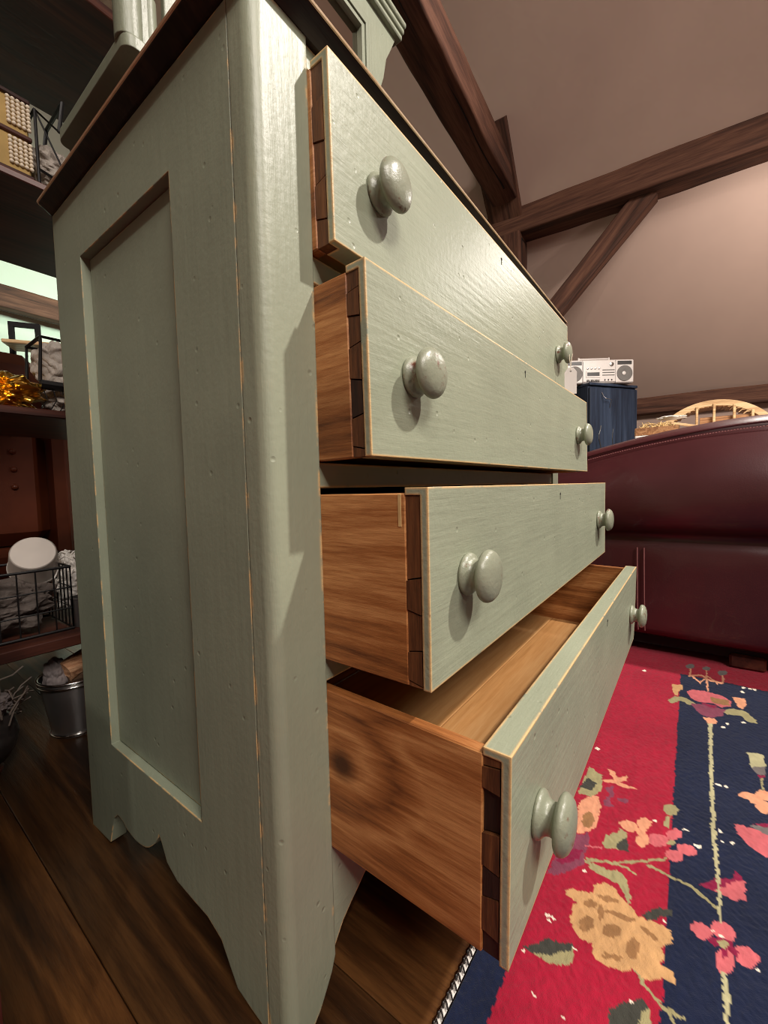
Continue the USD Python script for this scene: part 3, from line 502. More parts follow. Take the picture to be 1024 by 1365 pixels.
# ------------------------------------------------------------------ rug: knotted pile, its woven motifs as colours of the pile
MOTIF = '''olv:535,-507 514,-530 496,-557 496,-594 504,-597 504,-560 521,-534 543,-512;olv:496,-559 490,-573 474,-585 480,-589 495,-577 502,-562;dgr:432,-475 460,-502 489,-527 481,-540 432,-546 383,-478;olv:460,-529 479,-540 432,-546 417,-526;dgr:682,-508 712,-529 747,-572 724,-570 702,-548 679,-526;tan:644,-341 656,-358 673,-402 700,-400 727,-420 726,-443 711,-455 692,-480 674,-503 679,-526 687,-554 676,-572 650,-572 624,-552 603,-561 586,-556 579,-580 555,-581 552,-555 536,-541 528,-521 540,-507 516,-485 512,-453 511,-433 524,-427 540,-428 539,-401 549,-384 571,-368 605,-369 626,-374 627,-350;brn:652,-417 645,-416 638,-412 632,-406 629,-399 629,-394 634,-391 640,-392 648,-396 654,-402 657,-409 656,-414;brn:684,-460 679,-457 674,-448 670,-436 669,-424 671,-416 675,-413 680,-417 685,-426 689,-438 690,-449 688,-458;brn:594,-419 582,-419 571,-415 564,-409 561,-401 565,-395 575,-391 587,-391 598,-394 606,-401 608,-408 604,-415;brn:611,-476 601,-475 590,-469 582,-460 577,-451 579,-443 585,-439 595,-440 607,-446 616,-455 620,-465 618,-473;brn:657,-502 653,-497 647,-485 643,-468 640,-451 641,-439 644,-435 648,-440 654,-453 658,-470 661,-487 660,-498;brn:595,-515 581,-515 568,-511 561,-505 559,-498 565,-492 576,-489 590,-490 603,-494 612,-500 613,-507 607,-513;brn:549,-488 544,-485 538,-477 531,-466 527,-455 526,-447 528,-444 533,-447 539,-455 545,-466 550,-477 551,-485;brn:641,-547 638,-543 636,-536 637,-526 640,-517 645,-511 649,-509 652,-513 653,-521 652,-531 649,-540 645,-546;brn:634,-434 622,-435 613,-434 608,-432 609,-429 615,-425 626,-423 638,-422 648,-422 653,-425 652,-428 645,-432;dgr:442,-294 463,-320 484,-330 501,-363 517,-391 505,-393 482,-377 459,-352 441,-320;olv:441,-317 459,-352 482,-377 505,-393 470,-395 446,-368 438,-342;olv:769,-359 769,-385 769,-420 782,-446 768,-468 715,-487 689,-481 719,-467 741,-451 742,-418 749,-381;mau:660,-288 740,-294 840,-318 873,-355 820,-367 789,-363 752,-366 707,-339 671,-304;mag:721,-299 788,-329 801,-357 758,-351 716,-315;pch:851,-324 983,-305 1036,-325 1056,-352 1014,-369 911,-372 879,-358;brn:937,-361 917,-362 900,-359 890,-352 889,-343 898,-335 914,-329 934,-328 952,-331 963,-339 963,-348 954,-356;olv:1031,-295 1106,-294 1199,-300 1177,-344 1100,-358 1042,-337;dgr:1068,-287 1133,-307 1119,-337 1071,-328;pch:1151,-346 1175,-388 1226,-356 1219,-384 1194,-394 1227,-423 1195,-421 1175,-405 1170,-459 1150,-426 1156,-390 1140,-357;mau:1113,-365 1138,-388 1095,-398 1066,-389 1034,-402 1021,-379 1045,-371 1084,-382;mau:1090,-439 1083,-437 1077,-431 1073,-423 1071,-415 1074,-410 1079,-407 1086,-409 1092,-415 1097,-423 1098,-431 1095,-436;olv:854,-398 899,-401 924,-428 949,-433 933,-450 868,-463 851,-430 840,-406;dgr:887,-433 920,-453 868,-463 853,-430;olv:766,-367 793,-431 841,-488 900,-552 909,-551 850,-486 802,-430 776,-366;olv:844,-506 842,-565 838,-613 824,-639 807,-661 816,-664 833,-642 847,-616 851,-567 854,-508;pnk:812,-358 828,-398 835,-398 820,-358;olv:794,-430 802,-463 798,-490 806,-492 809,-464 801,-431;pch:976,-477 963,-472 953,-463 949,-451 952,-439 960,-431 972,-428 985,-433 995,-443 1000,-455 997,-467 988,-475;pch:1023,-508 1008,-507 993,-501 983,-492 980,-482 985,-475 997,-471 1013,-472 1028,-478 1039,-487 1041,-497 1036,-505;pch:949,-512 934,-510 919,-504 910,-495 907,-486 912,-479 924,-475 939,-476 954,-482 965,-491 967,-501 962,-508;pch:981,-499 971,-498 962,-494 955,-488 953,-482 956,-477 963,-474 973,-475 982,-479 989,-485 991,-492 988,-497;pnk:1027,-586 1011,-584 997,-577 987,-568 983,-558 988,-551 1000,-548 1015,-550 1030,-557 1040,-566 1044,-576 1038,-583;pnk:972,-623 960,-618 950,-608 946,-596 948,-584 956,-577 969,-576 981,-581 991,-592 995,-604 993,-615 984,-622;pnk:937,-590 924,-586 913,-578 906,-568 905,-558 910,-551 920,-549 933,-552 945,-560 952,-571 953,-581 947,-588;pnk:969,-556 953,-551 940,-541 933,-528 934,-516 943,-507 957,-505 973,-510 986,-520 993,-533 992,-546 983,-554;olv:983,-575 977,-573 970,-569 964,-563 961,-557 962,-552 966,-551 972,-552 979,-556 985,-562 988,-568 987,-573;olv:1121,-575 1107,-570 1096,-561 1092,-551 1096,-541 1106,-536 1121,-535 1137,-539 1148,-548 1152,-559 1148,-569 1136,-574;olv:1086,-543 1031,-542 1036,-552 1091,-554;mag:855,-625 911,-660 931,-700 967,-705 947,-725 906,-687 862,-656;pnk:861,-655 906,-687 947,-725 882,-722 859,-698;pnk:720,-649 709,-642 701,-632 699,-621 704,-612 713,-607 725,-608 737,-615 745,-625 746,-636 742,-646 732,-650;pnk:748,-689 736,-682 727,-671 725,-660 730,-651 741,-647 754,-649 767,-656 776,-667 778,-678 773,-687 762,-691;pnk:692,-690 676,-688 659,-682 646,-673 641,-663 645,-656 656,-652 673,-653 690,-659 703,-668 708,-678 704,-686;pnk:707,-730 696,-722 689,-712 689,-701 695,-692 706,-688 719,-690 731,-698 738,-710 737,-721 731,-729 719,-733;mag:708,-661 704,-658 700,-653 700,-648 701,-643 706,-641 711,-641 716,-644 719,-649 720,-654 718,-659 714,-661;mag:722,-685 712,-681 705,-673 701,-665 702,-657 707,-653 716,-653 726,-657 734,-665 738,-674 737,-682 731,-686;mag:706,-696 702,-693 701,-688 702,-682 706,-677 712,-675 717,-676 721,-680 723,-685 721,-691 717,-695 712,-697;mag:698,-676 691,-675 684,-672 680,-669 679,-666 683,-664 690,-663 698,-665 705,-667 709,-670 709,-673 705,-675;olv:722,-679 715,-678 708,-674 702,-668 700,-663 702,-660 707,-659 714,-660 721,-664 727,-670 729,-675 727,-678;pnk:1162,-716 1176,-741 1175,-767 1166,-816 1067,-804 1075,-761 1100,-735 1124,-721;mag:1196,-766 1246,-826 1212,-822 1196,-788;gry:1184,-752 1195,-772 1207,-821 1164,-816 1173,-770;pch:1353,-788 1339,-783 1327,-772 1320,-759 1319,-748 1325,-740 1337,-738 1351,-744 1364,-754 1372,-767 1372,-779 1365,-787;pch:1378,-831 1362,-825 1350,-813 1344,-800 1347,-789 1357,-782 1373,-782 1389,-788 1402,-800 1408,-814 1405,-825 1394,-832;pch:1296,-818 1280,-810 1271,-800 1272,-789 1282,-781 1299,-778 1319,-781 1336,-789 1345,-800 1343,-811 1332,-819 1315,-822;pch:1326,-801 1317,-796 1310,-787 1308,-776 1312,-767 1320,-762 1330,-761 1340,-766 1347,-775 1349,-786 1345,-795 1337,-800;crm:1633,-783 1654,-831 1567,-832 1537,-788;gry:1537,-788 1567,-832 1509,-822 1504,-805;mag:1497,-800 1510,-824 1468,-809;olv:1479,-807 1401,-804 1409,-811 1487,-814;crm:1848,-668 1556,-665 1327,-661 1145,-659 965,-661 848,-663 767,-663 773,-670 855,-671 973,-670 1153,-669 1335,-672 1565,-677 1859,-683;crm:643,-663 587,-664 516,-663 522,-671 594,-673 650,-672;olv:1938,-514 2007,-539 2020,-583 1971,-639 1944,-604 1969,-569 1916,-528;olv:1951,-721 2014,-759 2011,-810 1947,-841 1913,-839 1909,-808 1950,-787 1938,-742;pnk:2096,-589 2133,-611 2150,-670 2138,-732 2094,-761 2032,-757 1997,-719 2025,-694 2008,-639 2030,-604;brn:2093,-682 2098,-751 2041,-756 2023,-714 2043,-684;mau:1972,-604 1986,-646 1989,-693 1981,-738 1915,-722 1862,-676 1876,-638;mag:2004,-646 2008,-707 1969,-692 1981,-652;pch:1850,-647 1870,-695 1826,-699 1805,-668;tan:2145,-524 2164,-570 2118,-572 2071,-553 2024,-554 2018,-539 2079,-530;pch:2153,-771 2164,-818 2093,-817 2029,-800 2043,-787 2104,-775;pch:2292,-596 2342,-650 2293,-679 2285,-740 2382,-755 2385,-748 2309,-740 2319,-682 2369,-652 2318,-595;pch:2299,-609 2231,-645 2350,-681 2263,-718 2285,-723 2376,-682 2255,-645 2322,-614;pch:2430,-599 2302,-598 2306,-606 2434,-607;pch:2451,-672 2327,-668 2151,-673 2159,-680 2334,-676 2455,-680;pch:2415,-741 2300,-738 2306,-745 2421,-749;gry:2475,-624 2453,-621 2433,-614 2421,-603 2419,-592 2428,-584 2446,-581 2468,-584 2489,-592 2501,-603 2503,-614 2493,-622;gry:2487,-695 2472,-692 2457,-685 2447,-676 2445,-667 2451,-661 2464,-659 2479,-661 2494,-668 2504,-677 2506,-686 2500,-693;gry:2468,-769 2447,-765 2428,-756 2415,-745 2413,-734 2422,-727 2439,-724 2460,-728 2480,-737 2493,-749 2495,-760 2486,-767;crm:1809,-670 1578,-666 1389,-664 1396,-672 1585,-675 1817,-680;wht:552,-329 551,-328 549,-326 548,-323 548,-320 548,-319 550,-318 552,-319 553,-321 554,-323 554,-326 554,-328;wht:550,-337 548,-336 547,-334 546,-332 545,-329 546,-327 548,-327 549,-327 551,-329 552,-332 552,-335 552,-336;wht:540,-334 538,-334 537,-332 536,-329 535,-326 536,-325 537,-324 539,-325 541,-327 542,-329 542,-332 541,-334;wht:551,-342 549,-341 547,-339 546,-336 546,-334 547,-332 548,-331 550,-332 552,-334 553,-336 553,-339 552,-341;wht:370,-346 369,-346 367,-344 366,-342 366,-339 366,-338 367,-337 369,-338 370,-340 371,-342 371,-344 371,-346;wht:505,-398 504,-397 502,-395 501,-393 501,-391 502,-389 503,-388 504,-389 506,-391 507,-393 507,-396 507,-397;wht:548,-328 546,-327 544,-325 543,-322 543,-320 544,-318 545,-317 547,-318 548,-320 550,-323 550,-325 549,-327;wht:1355,-694 1352,-692 1349,-689 1349,-686 1350,-683 1353,-681 1357,-681 1360,-682 1363,-685 1363,-689 1362,-692 1359,-694;wht:1358,-713 1355,-711 1353,-709 1352,-705 1353,-702 1356,-700 1360,-700 1363,-702 1366,-705 1366,-708 1365,-711 1362,-713;wht:1055,-604 1052,-602 1050,-600 1049,-597 1050,-594 1052,-592 1055,-592 1057,-593 1059,-596 1060,-599 1060,-601 1058,-603;wht:1003,-624 1001,-623 999,-620 998,-617 998,-615 1000,-613 1003,-613 1005,-614 1007,-616 1008,-619 1008,-622 1006,-624;wht:1003,-634 1001,-632 999,-630 998,-627 998,-625 1000,-623 1003,-623 1005,-624 1007,-626 1008,-629 1007,-632 1006,-633;wht:1066,-689 1063,-688 1061,-685 1060,-682 1061,-680 1063,-678 1065,-678 1068,-679 1070,-682 1071,-684 1070,-687 1068,-689;wht:1075,-709 1072,-708 1071,-705 1070,-703 1070,-700 1072,-699 1075,-698 1078,-700 1080,-702 1080,-705 1080,-708 1078,-709;wht:694,-732 693,-731 691,-729 690,-727 690,-725 691,-724 693,-724 694,-725 696,-727 697,-729 697,-730 696,-732;wht:1335,-313 1331,-312 1328,-309 1327,-304 1329,-300 1332,-297 1336,-296 1340,-297 1343,-300 1344,-304 1342,-309 1339,-312;wht:727,-377 725,-376 723,-374 722,-371 722,-368 724,-366 725,-365 728,-366 729,-369 730,-372 730,-374 729,-376;wht:1041,-521 1038,-520 1036,-518 1035,-514 1035,-511 1037,-509 1040,-509 1043,-510 1045,-513 1046,-516 1045,-519 1043,-521;wht:1108,-686 1105,-685 1103,-682 1102,-679 1103,-677 1105,-675 1108,-675 1111,-676 1113,-679 1114,-682 1113,-684 1111,-686;wht:470,-513 469,-512 467,-511 466,-508 466,-506 467,-505 468,-505 469,-505 470,-507 471,-509 472,-511 471,-513;wht:360,-406 358,-405 357,-403 356,-401 356,-399 356,-398 357,-397 358,-398 359,-400 360,-402 361,-404 360,-405;wht:434,-303 433,-302 431,-301 430,-298 430,-296 430,-294 431,-293 433,-294 434,-296 435,-298 436,-301 435,-303;wht:697,-561 695,-560 694,-558 693,-556 693,-554 694,-552 695,-552 697,-553 699,-555 700,-557 700,-559 699,-561;wht:737,-653 735,-652 734,-650 733,-647 733,-645 734,-644 735,-644 737,-645 739,-647 740,-649 740,-651 739,-653;wht:738,-671 736,-670 734,-668 734,-666 734,-664 735,-662 736,-662 738,-663 740,-665 741,-667 740,-669 739,-671;wht:1804,-727 1800,-726 1796,-723 1794,-719 1794,-716 1797,-714 1801,-713 1806,-714 1809,-717 1811,-721 1811,-725 1808,-727;wht:1847,-742 1842,-740 1838,-737 1836,-733 1837,-730 1840,-728 1844,-727 1849,-729 1852,-732 1854,-735 1854,-739 1851,-741;wht:1357,-691 1354,-689 1351,-687 1350,-684 1350,-681 1351,-679 1354,-679 1357,-680 1360,-682 1361,-685 1361,-688 1360,-690;wht:1360,-712 1357,-710 1354,-708 1353,-705 1353,-702 1354,-700 1357,-700 1360,-701 1363,-704 1364,-707 1364,-709 1363,-711;wht:1057,-599 1054,-598 1052,-596 1050,-593 1050,-591 1051,-589 1053,-588 1055,-589 1057,-591 1059,-594 1059,-597 1059,-598;wht:1107,-689 1105,-688 1103,-686 1101,-683 1101,-680 1102,-679 1104,-678 1106,-679 1108,-681 1110,-684 1110,-687 1109,-688;wht:1335,-311 1331,-310 1328,-307 1326,-304 1326,-300 1328,-297 1331,-296 1334,-297 1337,-299 1339,-303 1339,-307 1338,-309;wht:2251,-403 2245,-402 2239,-398 2237,-393 2238,-388 2243,-384 2250,-383 2256,-384 2262,-387 2264,-392 2263,-398 2258,-401;wht:2242,-822 2235,-820 2231,-817 2229,-813 2230,-809 2234,-806 2240,-806 2246,-808 2251,-811 2253,-816 2251,-819 2247,-822;wht:2306,-858 2300,-856 2295,-853 2293,-849 2294,-845 2299,-842 2305,-842 2311,-844 2316,-847 2318,-852 2316,-856 2312,-858;wht:2306,-875 2300,-873 2295,-870 2293,-866 2295,-862 2299,-859 2305,-859 2311,-861 2316,-865 2318,-869 2317,-873 2312,-875;wht:2301,-834 2295,-832 2290,-828 2288,-824 2289,-820 2293,-818 2299,-817 2306,-819 2311,-823 2313,-827 2311,-831 2307,-833;wht:1894,-799 1890,-797 1886,-794 1884,-790 1884,-787 1887,-785 1892,-784 1896,-786 1900,-789 1902,-793 1901,-796 1899,-798'''
PAL = dict(tan=(196, 152, 104), brn=(148, 108, 70), olv=(154, 146, 106), dgr=(62, 62, 56), mau=(126, 62, 82), pch=(214, 150, 116), pnk=(196, 98, 104), mag=(132, 26, 62), crm=(178, 172, 134), gry=(112, 104, 102), wht=(238, 226, 206))
NAVY, RED = (23, 31, 56), (158, 24, 50)
rug = thing('rug', 'red and navy floral wool rug lying in front of the chest', 'rug')
gx = np.r_[np.linspace(-.75, .06, 60)[:-1], np.linspace(.06, .75, 420)[:-1], np.linspace(.75, 1.28, 230)[:-1], np.linspace(1.28, 1.95, 40)]
gy = np.r_[np.linspace(-1.75, -.56, 70)[:-1], np.linspace(-.56, -.1035, 255)]
GX, GY = np.meshgrid(gx, gy, indexing='ij'); P2 = np.column_stack([GX.ravel(), GY.ravel()])
N3 = lambda f, s: meshkit.noise(np.column_stack([P2*f, np.zeros(len(P2))]), s)-.5
jx = P2[:, 0]+N3(260, 1)*.0035+N3(70, 2)*.003; jy = P2[:, 1]+N3(260, 3)*.0030+N3(70, 4)*.002
col = np.tile(np.array(s2l(RED)), (len(P2), 1))
navy = (jy > -.1415) | ((jy < -.280) & (jx < 1.158) & (jy > -1.47) & (jx > -.5)) | (jx > 1.78)
col[navy] = s2l(NAVY)
for part in MOTIF.split(';'):
    c, pts = part.split(':'); pts = np.array([[float(v) for v in q.split(',')] for q in pts.split()])/2000
    inside = shapely.contains_xy(Polygon(pts).buffer(0), jx, jy); col[inside] = s2l(PAL[c])
ab = 1+.16*2*(meshkit.fbm(np.column_stack([P2*[90, 160], np.zeros(len(P2))]), 3, 8)-.5)+.10*2*N3(14, 9)
col = np.clip(col*ab[:, None], 0, 1)
H = .0085+.0009*(meshkit.fbm(np.column_stack([P2*[220, 300], np.zeros(len(P2))]), 2, 5)-.5)*2+.002*N3(20, 6)
edge = np.minimum(np.minimum(P2[:, 1]+1.75, -.1035-P2[:, 1]), np.minimum(P2[:, 0]+.75, 1.95-P2[:, 0])); H = np.where(edge < .0004, .0005, H)
V = np.column_stack([P2, H]); nx, ny = len(gx), len(gy)
I = (np.arange(nx-1)[:, None]*ny+np.arange(ny-1)).ravel(); F = np.concatenate([np.column_stack([I, I+ny, I+ny+1]), np.column_stack([I, I+ny+1, I+1])])
mat('rug_pile', {'at': ('attribute', {'attribute': 'pile'}), 'tc': ('texture_coordinate', {}), 'n': ('noise_texture', {'scale': 900.0, 'detail': 3.0}), 'bp': ('bump', {'strength': .6, 'distance': .0015}),
                 'p': ('principled_bsdf', {'roughness': .95, 'sheen_weight': .12, 'sheen_roughness': .5, 'specular_ior_level': .1})},
    [('at.color', 'p.base_color'), ('tc.object', 'n.vector'), ('n.fac', 'bp.height'), ('bp.normal', 'p.normal')])
rp = obj('pile', trimesh.Trimesh(V, F, process=False), 'rug_pile', rug, smooth=True)
UsdGeom.PrimvarsAPI(rp).CreatePrimvar('pile', Sdf.ValueTypeNames.Color3fArray, 'vertex').Set(Vt.Vec3fArray.FromNumpy(col.astype(np.float32)))
tag(rp, kind='stuff')
obj('selvage', bx(-.75, 1.95, -.1033, -.0965, .0005, .0065, .0015), 'white_paper', rug, label='pale whipped edge of the rug')
obj('edge_stitch', cat([tube([(x, -.1045, .0085), (x+.003, -.1015, .0100), (x+.006, -.0990, .0085), (x+.003, -.0975, .0075), (x-.001, -.1000, .0085)], .0011, 5) for x in np.arange(.02, .46, .0098)]), 'dark_plastic', rug)

# ------------------------------------------------------------------ navy cabinet with the radio cassette player, at the foot of the roof
A = np.array([2.837, .261, 0]); ud = np.array([.82, -.572, 0]); ud /= np.linalg.norm(ud); ang = math.atan2(ud[1], ud[0])
cab = thing('navy_cabinet', 'scuffed dark blue cupboard with the radio cassette player on top', 'cabinet', A, ang)
CWD, CH, CD = .42, 1.213, .30
obj('carcass', bx(0, CWD, .012, CD, 0, CH-.018, .004), 'navy_paint', cab)
obj('top', bx(0, CWD, -.004, CD, CH-.0175, CH, .003), 'navy_paint', cab)
obj('door', bx(.002, CWD-.002, -.004, .0115, .06, CH-.03, .004), 'navy_paint', cab)
obj('handle', tube([(.10, -.005, 1.15), (.10, -.02, 1.12), (.11, -.03, 1.105), (.155, -.03, 1.10), (.165, -.02, 1.09), (.17, -.005, 1.05)], .0022, 8), 'zinc', cab)
obj('scuff', cat([tube([(.085+.01*math.sin(k*1.3), -.0042, .60+.030*k) for k in range(12)], .004, 6), tube([(.20+.006*math.sin(k), -.0042, .52+.03*k) for k in range(14)], .003, 6)]), 'dark_plastic', cab)

B0 = np.array([2.799, .398, 1.2165]); B1 = np.array([3.072, .031, 1.2165]); bd = B1-B0; BW = np.linalg.norm(bd); bang = math.atan2(bd[1], bd[0])
boom = thing('radio_cassette_player', 'silver portable radio cassette player on the dark blue cupboard', 'radio', (*B0[:2], CH+.001), bang)
BH = .158
obj('case', bx(0, BW, 0, .10, .004, BH, .006), 'silver_plastic', boom)
obj('centre_panel', bx(BW*.245, BW*.725, -.004, .002, .012, BH-.012, .002), 'silver_plastic', boom)
obj('seam_groove', bx(BW*.24, BW*.245, -.0015, .002, .006, BH-.006), 'dark_plastic', boom); obj('seam_groove', bx(BW*.725, BW*.73, -.0015, .002, .006, BH-.006), 'dark_plastic', boom)
for cx in (BW*.125, BW*.862):
    g = moved(lathe([(0, 0), (.050, 0), (.052, .002), (.052, .004), (.0495, .005), (.02, .004), (0, .003)], 40), (cx, .001, .066), (PI/2, 0, 0))
    s = obj('speaker', g, 'grille_grey', boom, smooth=40)
    obj('centre_cap', moved(lathe([(0, .003), (.012, .0035), (.012, .006), (0, .009)], 20), (cx-.006, .001, .066), (PI/2, 0, 0)), 'silver_plastic', s, smooth=40)
    obj('tuning_window', bx(cx-.048, cx+.048, -.002, .002, BH-.034, BH-.010, .001), 'dark_plastic', boom)
obj('cassette_door', bx(BW*.29, BW*.50, -.007, -.003, .038, .084, .0015), 'silver_plastic', boom)
obj('cassette_window', bx(BW*.305, BW*.485, -.0085, -.006, .050, .074, .0005), 'dark_plastic', boom)
for k in range(4): obj('control_knob', moved(lathe([(0, 0), (.0055, 0), (.005, .008), (0, .0085)], 14), (BW*(.315+.055*k), -.003, .100), (PI/2, 0, 0)), 'chrome', boom)
for k in range(6): obj('tape_key', bx(BW*(.30+.032*k), BW*(.326+.032*k), -.010, -.003, .014, .026, .001), 'chrome' if k % 2 else 'grille_grey', boom)
for k in range(3): obj('tuner_strip', bx(BW*.53, BW*.71, -.0055, -.003, .052+.017*k, .058+.017*k, .0005), 'grille_grey', boom)
for k in range(3): obj('switch', bx(BW*(.56+.05*k), BW*(.575+.05*k), -.008, -.003, .018, .028, .001), 'dark_plastic', boom)
obj('tuning_dial', moved(lathe([(0, 0), (.013, 0), (.013, .006), (0, .008)], 24), (BW*.665, -.003, .126), (PI/2, 0, 0)), 'chrome', boom, smooth=40)
obj('carry_handle', cat(tube([(BW*.21, .04, BH+.016), (BW*.67, .04, BH+.016)], .006, 12), bx(BW*.205, BW*.23, .03, .05, BH-.004, BH+.024, .003), bx(BW*.655, BW*.68, .03, .05, BH-.004, BH+.024, .003)), 'silver_plastic', boom)

# ------------------------------------------------------------------ table behind the sofa with a round-lidded basket and straw
tbl = thing('side_table', 'pale table behind the sofa carrying the basket and straw', 'table', (2.62, -.30, 0), YAW)
obj('table_top', bx(-.22, .34, -.75, .27, .765, .79, .004), 'white_paper', tbl)
for sx in (-.19, .30):
    for sy in (-.71, .24): obj('leg', bx(sx-.02, sx+.02, sy-.02, sy+.02, 0, .765, .003), 'pale_wood', tbl)
bk = thing('arched_basket', 'round-topped basket of bent pale wood behind the burgundy sofa', 'basket', (2.70, -.385, .7905), YAW-PI/2)
def arc(R, cz, z0=0, n=40, y=0):
    a0 = math.asin(min(1, (z0-cz)/R)); t = np.linspace(PI-a0, a0, n); return np.column_stack([R*np.cos(t), np.full(n, y), cz+R*np.sin(t)])
RB, CZ = .300, -.110
for yy in (-.02, .13):
    pts = arc(RB, CZ, 0.006, y=yy); q = arc(RB-.03, CZ, 0.006, y=yy)
    poly = Polygon([(p[0], p[2]) for p in pts]+[(p[0], p[2]) for p in q[::-1]])
    obj('hoop', ext(poly, .016, 'xz', yy), 'pale_wood', bk)
obj('lid_band', cat([bx(x-.010, x+.010, -.004, .132, CZ+math.sqrt(max(0, (RB-.032)**2-x*x))-.004, CZ+math.sqrt(max(0, (RB-.032)**2-x*x))) for x in np.linspace(-.21, .21, 22)]), 'brown_slat', bk)
for x in (-.075, .0, .085, .16):
    hh = CZ+math.sqrt((RB-.02)**2-x*x); obj('rib', bx(x-.006, x+.006, -.028, -.018, .002, hh, .002), 'pale_wood', bk)
obj('panel', bx(-.06, .19, -.008, -.002, .002, .10), 'brown_slat', bk)
obj('slat', bx(-.20, .06, -.03, -.022, .028, .042, .002).apply_transform(TT.rotation_matrix(.25, (0, 1, 0), (0, 0, .03))), 'pale_wood', bk)
obj('slat', bx(.06, .22, -.03, -.022, .05, .062, .002).apply_transform(TT.rotation_matrix(.35, (0, 1, 0), (.1, 0, .05))), 'pale_wood', bk)
obj('rail', bx(-.25, .25, -.03, -.016, .002, .020, .002), 'pale_wood', bk)
def strands(c, sx, sy, sz, n, L, r, seed):
    g = np.random.default_rng(seed); out = []
    for k in range(n):
        p = np.array(c)+g.uniform(-1, 1, 3)*[sx, sy, 0]; a = g.uniform(0, 2*PI); t = g.uniform(-.5, .5)
        z = g.uniform(0, 1)*sz; d = np.array([math.cos(a), math.sin(a), t*.6]); l = L*g.uniform(.5, 1)
        q = [p+[0, 0, z]+d*l*s+[0, 0, .02*math.sin(s*3+a)] for s in (-.5, -.17, .17, .5)]
        q = [np.maximum(v, [-9, -9, c[2]+r]) for v in q]; out.append(tube(q, r, 4))
    return cat(out)
stw = thing('straw_box', 'shallow brown box of straw packing between the cupboard and the arched basket', 'box', (2.52, -.135, .7905), YAW)
obj('box_wall', cat(bx(-.09, .09, -.10, -.094, 0, .045), bx(-.09, .09, .094, .10, 0, .045), bx(-.09, -.084, -.10, .10, 0, .045), bx(.084, .09, -.10, .10, 0, .045), bx(-.09, .09, -.10, .10, 0, .006)), 'brown_slat', stw)
tag(obj('packing_straw', strands((0, 0, .006), .06, .075, .055, 160, .09, .0018, 3), 'straw', stw), kind='stuff')
pp = thing('paper_sheet', 'crumpled white paper lying by the arched basket', 'paper', (2.56, -.20, .885))
obj('sheet', crumple((.05, .07, .012), (0, 0, .006), 4, .5, 1.6, 5), 'white_paper', pp)

# ------------------------------------------------------------------ open shelving behind the chest
shf = thing('open_shelf', 'dark brown open shelving unit crowded with shop goods', 'shelf', (0, .77, 0))
SZ = [(1.612, 1.636), (1.164, 1.178), (.706, .722), (.219, .242)]
for z0, z1 in SZ: obj('shelf_board', bx(-1.05, .90, 0, .40, z0, z1, .002), 'shelf_wood', shf)
for x0 in (-1.05, .865):
    for y0 in (0, .365): obj('upright', bx(x0-.0, x0+.035, y0, y0+.035, 0, 1.70, .002) if False else bx(x0+(-.036 if x0 < 0 else .0355), x0+(-.001 if x0 < 0 else .0705), y0, y0+.035, 0, 1.70, .002), 'shelf_wood', shf)
def wire_box(x0, x1, y0, y1, z0, z1, nx, ny, nz, r=.0016):
    out = []; fr = r*2
    for z, rr in ((z0, fr), (z1, fr)): out.append(tube([(x0, y0, z), (x1, y0, z), (x1, y1, z), (x0, y1, z)], rr, 6, closed=True))
    for k in range(1, nz): z = z0+(z1-z0)*k/nz; out.append(tube([(x0, y0, z), (x1, y0, z), (x1, y1, z), (x0, y1, z)], r, 5, closed=True))
    for k in range(nx+1):
        x = x0+(x1-x0)*k/nx
        for y in (y0, y1): out.append(tube([(x, y, z0), (x, y, z1)], r, 5))
    for k in range(ny+1):
        y = y0+(y1-y0)*k/ny
        for x in (x0, x1): out.append(tube([(x, y, z0), (x, y, z1)], r, 5))
    return cat(out)
# second shelf from the top
z2 = 1.1785
wb = thing('beaded_lantern', 'boxy cream beaded basket with golden panels on the upper shelf', 'basket', (.02, .99, z2))
obj('panel', bx(-.075, .075, -.06, .10, 0, .262, .004), 'tan_cloth', wb)
beads = []
for bz in (.02, .105, .19):
    for k in range(7):
        for j in range(16):
            for c0, c1 in ((-.072, -.012), (.040, .076)):
                x = c0+.0088*j
                if x > c1: continue
                m = trimesh.creation.icosphere(subdivisions=1, radius=.0043); m.apply_translation((x, -.063, bz+.0086*k+.006)); beads.append(m)
tag(obj('beadwork', cat(beads), 'cream_bead', wb), kind='stuff')
for bz in (.004, .086, .171, .252): obj('band', bx(-.079, .079, -.066, .102, bz, bz+.010, .002), 'shelf_wood', wb)
wf = thing('wire_rack', 'dark wire rack stuffed with grey paper on the upper shelf', 'rack', (.152, .985, z2))
obj('frame', cat(tube([(-.045, -.06, 0), (-.045, -.06, .25), (.06, -.06, .20), (.06, -.06, 0)], .0035, 6), tube([(-.045, .06, 0), (-.045, .06, .25), (.06, .06, .20), (.06, .06, 0)], .0035, 6),
                     tube([(-.045, -.06, .25), (-.045, .06, .25)], .0035, 6), tube([(.0, -.06, .228), (.01, -.06, .30), (.01, .06, .30), (0, .06, .228)], .0045, 6), tube([(-.045, -.06, .12), (.06, -.06, .10)], .003, 6), tube([(-.045, -.06, .25), (.06, -.06, .02)], .002, 6), tube([(.06, -.06, .20), (-.045, -.06, .02)], .002, 6), tube([(.02, -.064, .20), (.055, -.064, .12)], .003, 6)), 'black_iron', wf)
obj('paper', cat(crumple((.05, .05, .055), (-.005, .0, .165), 4, .5, 1.5, 11), crumple((.052, .05, .06), (.012, 0, .062), 4, .5, 1.4, 12)), 'grey_paper', wf)
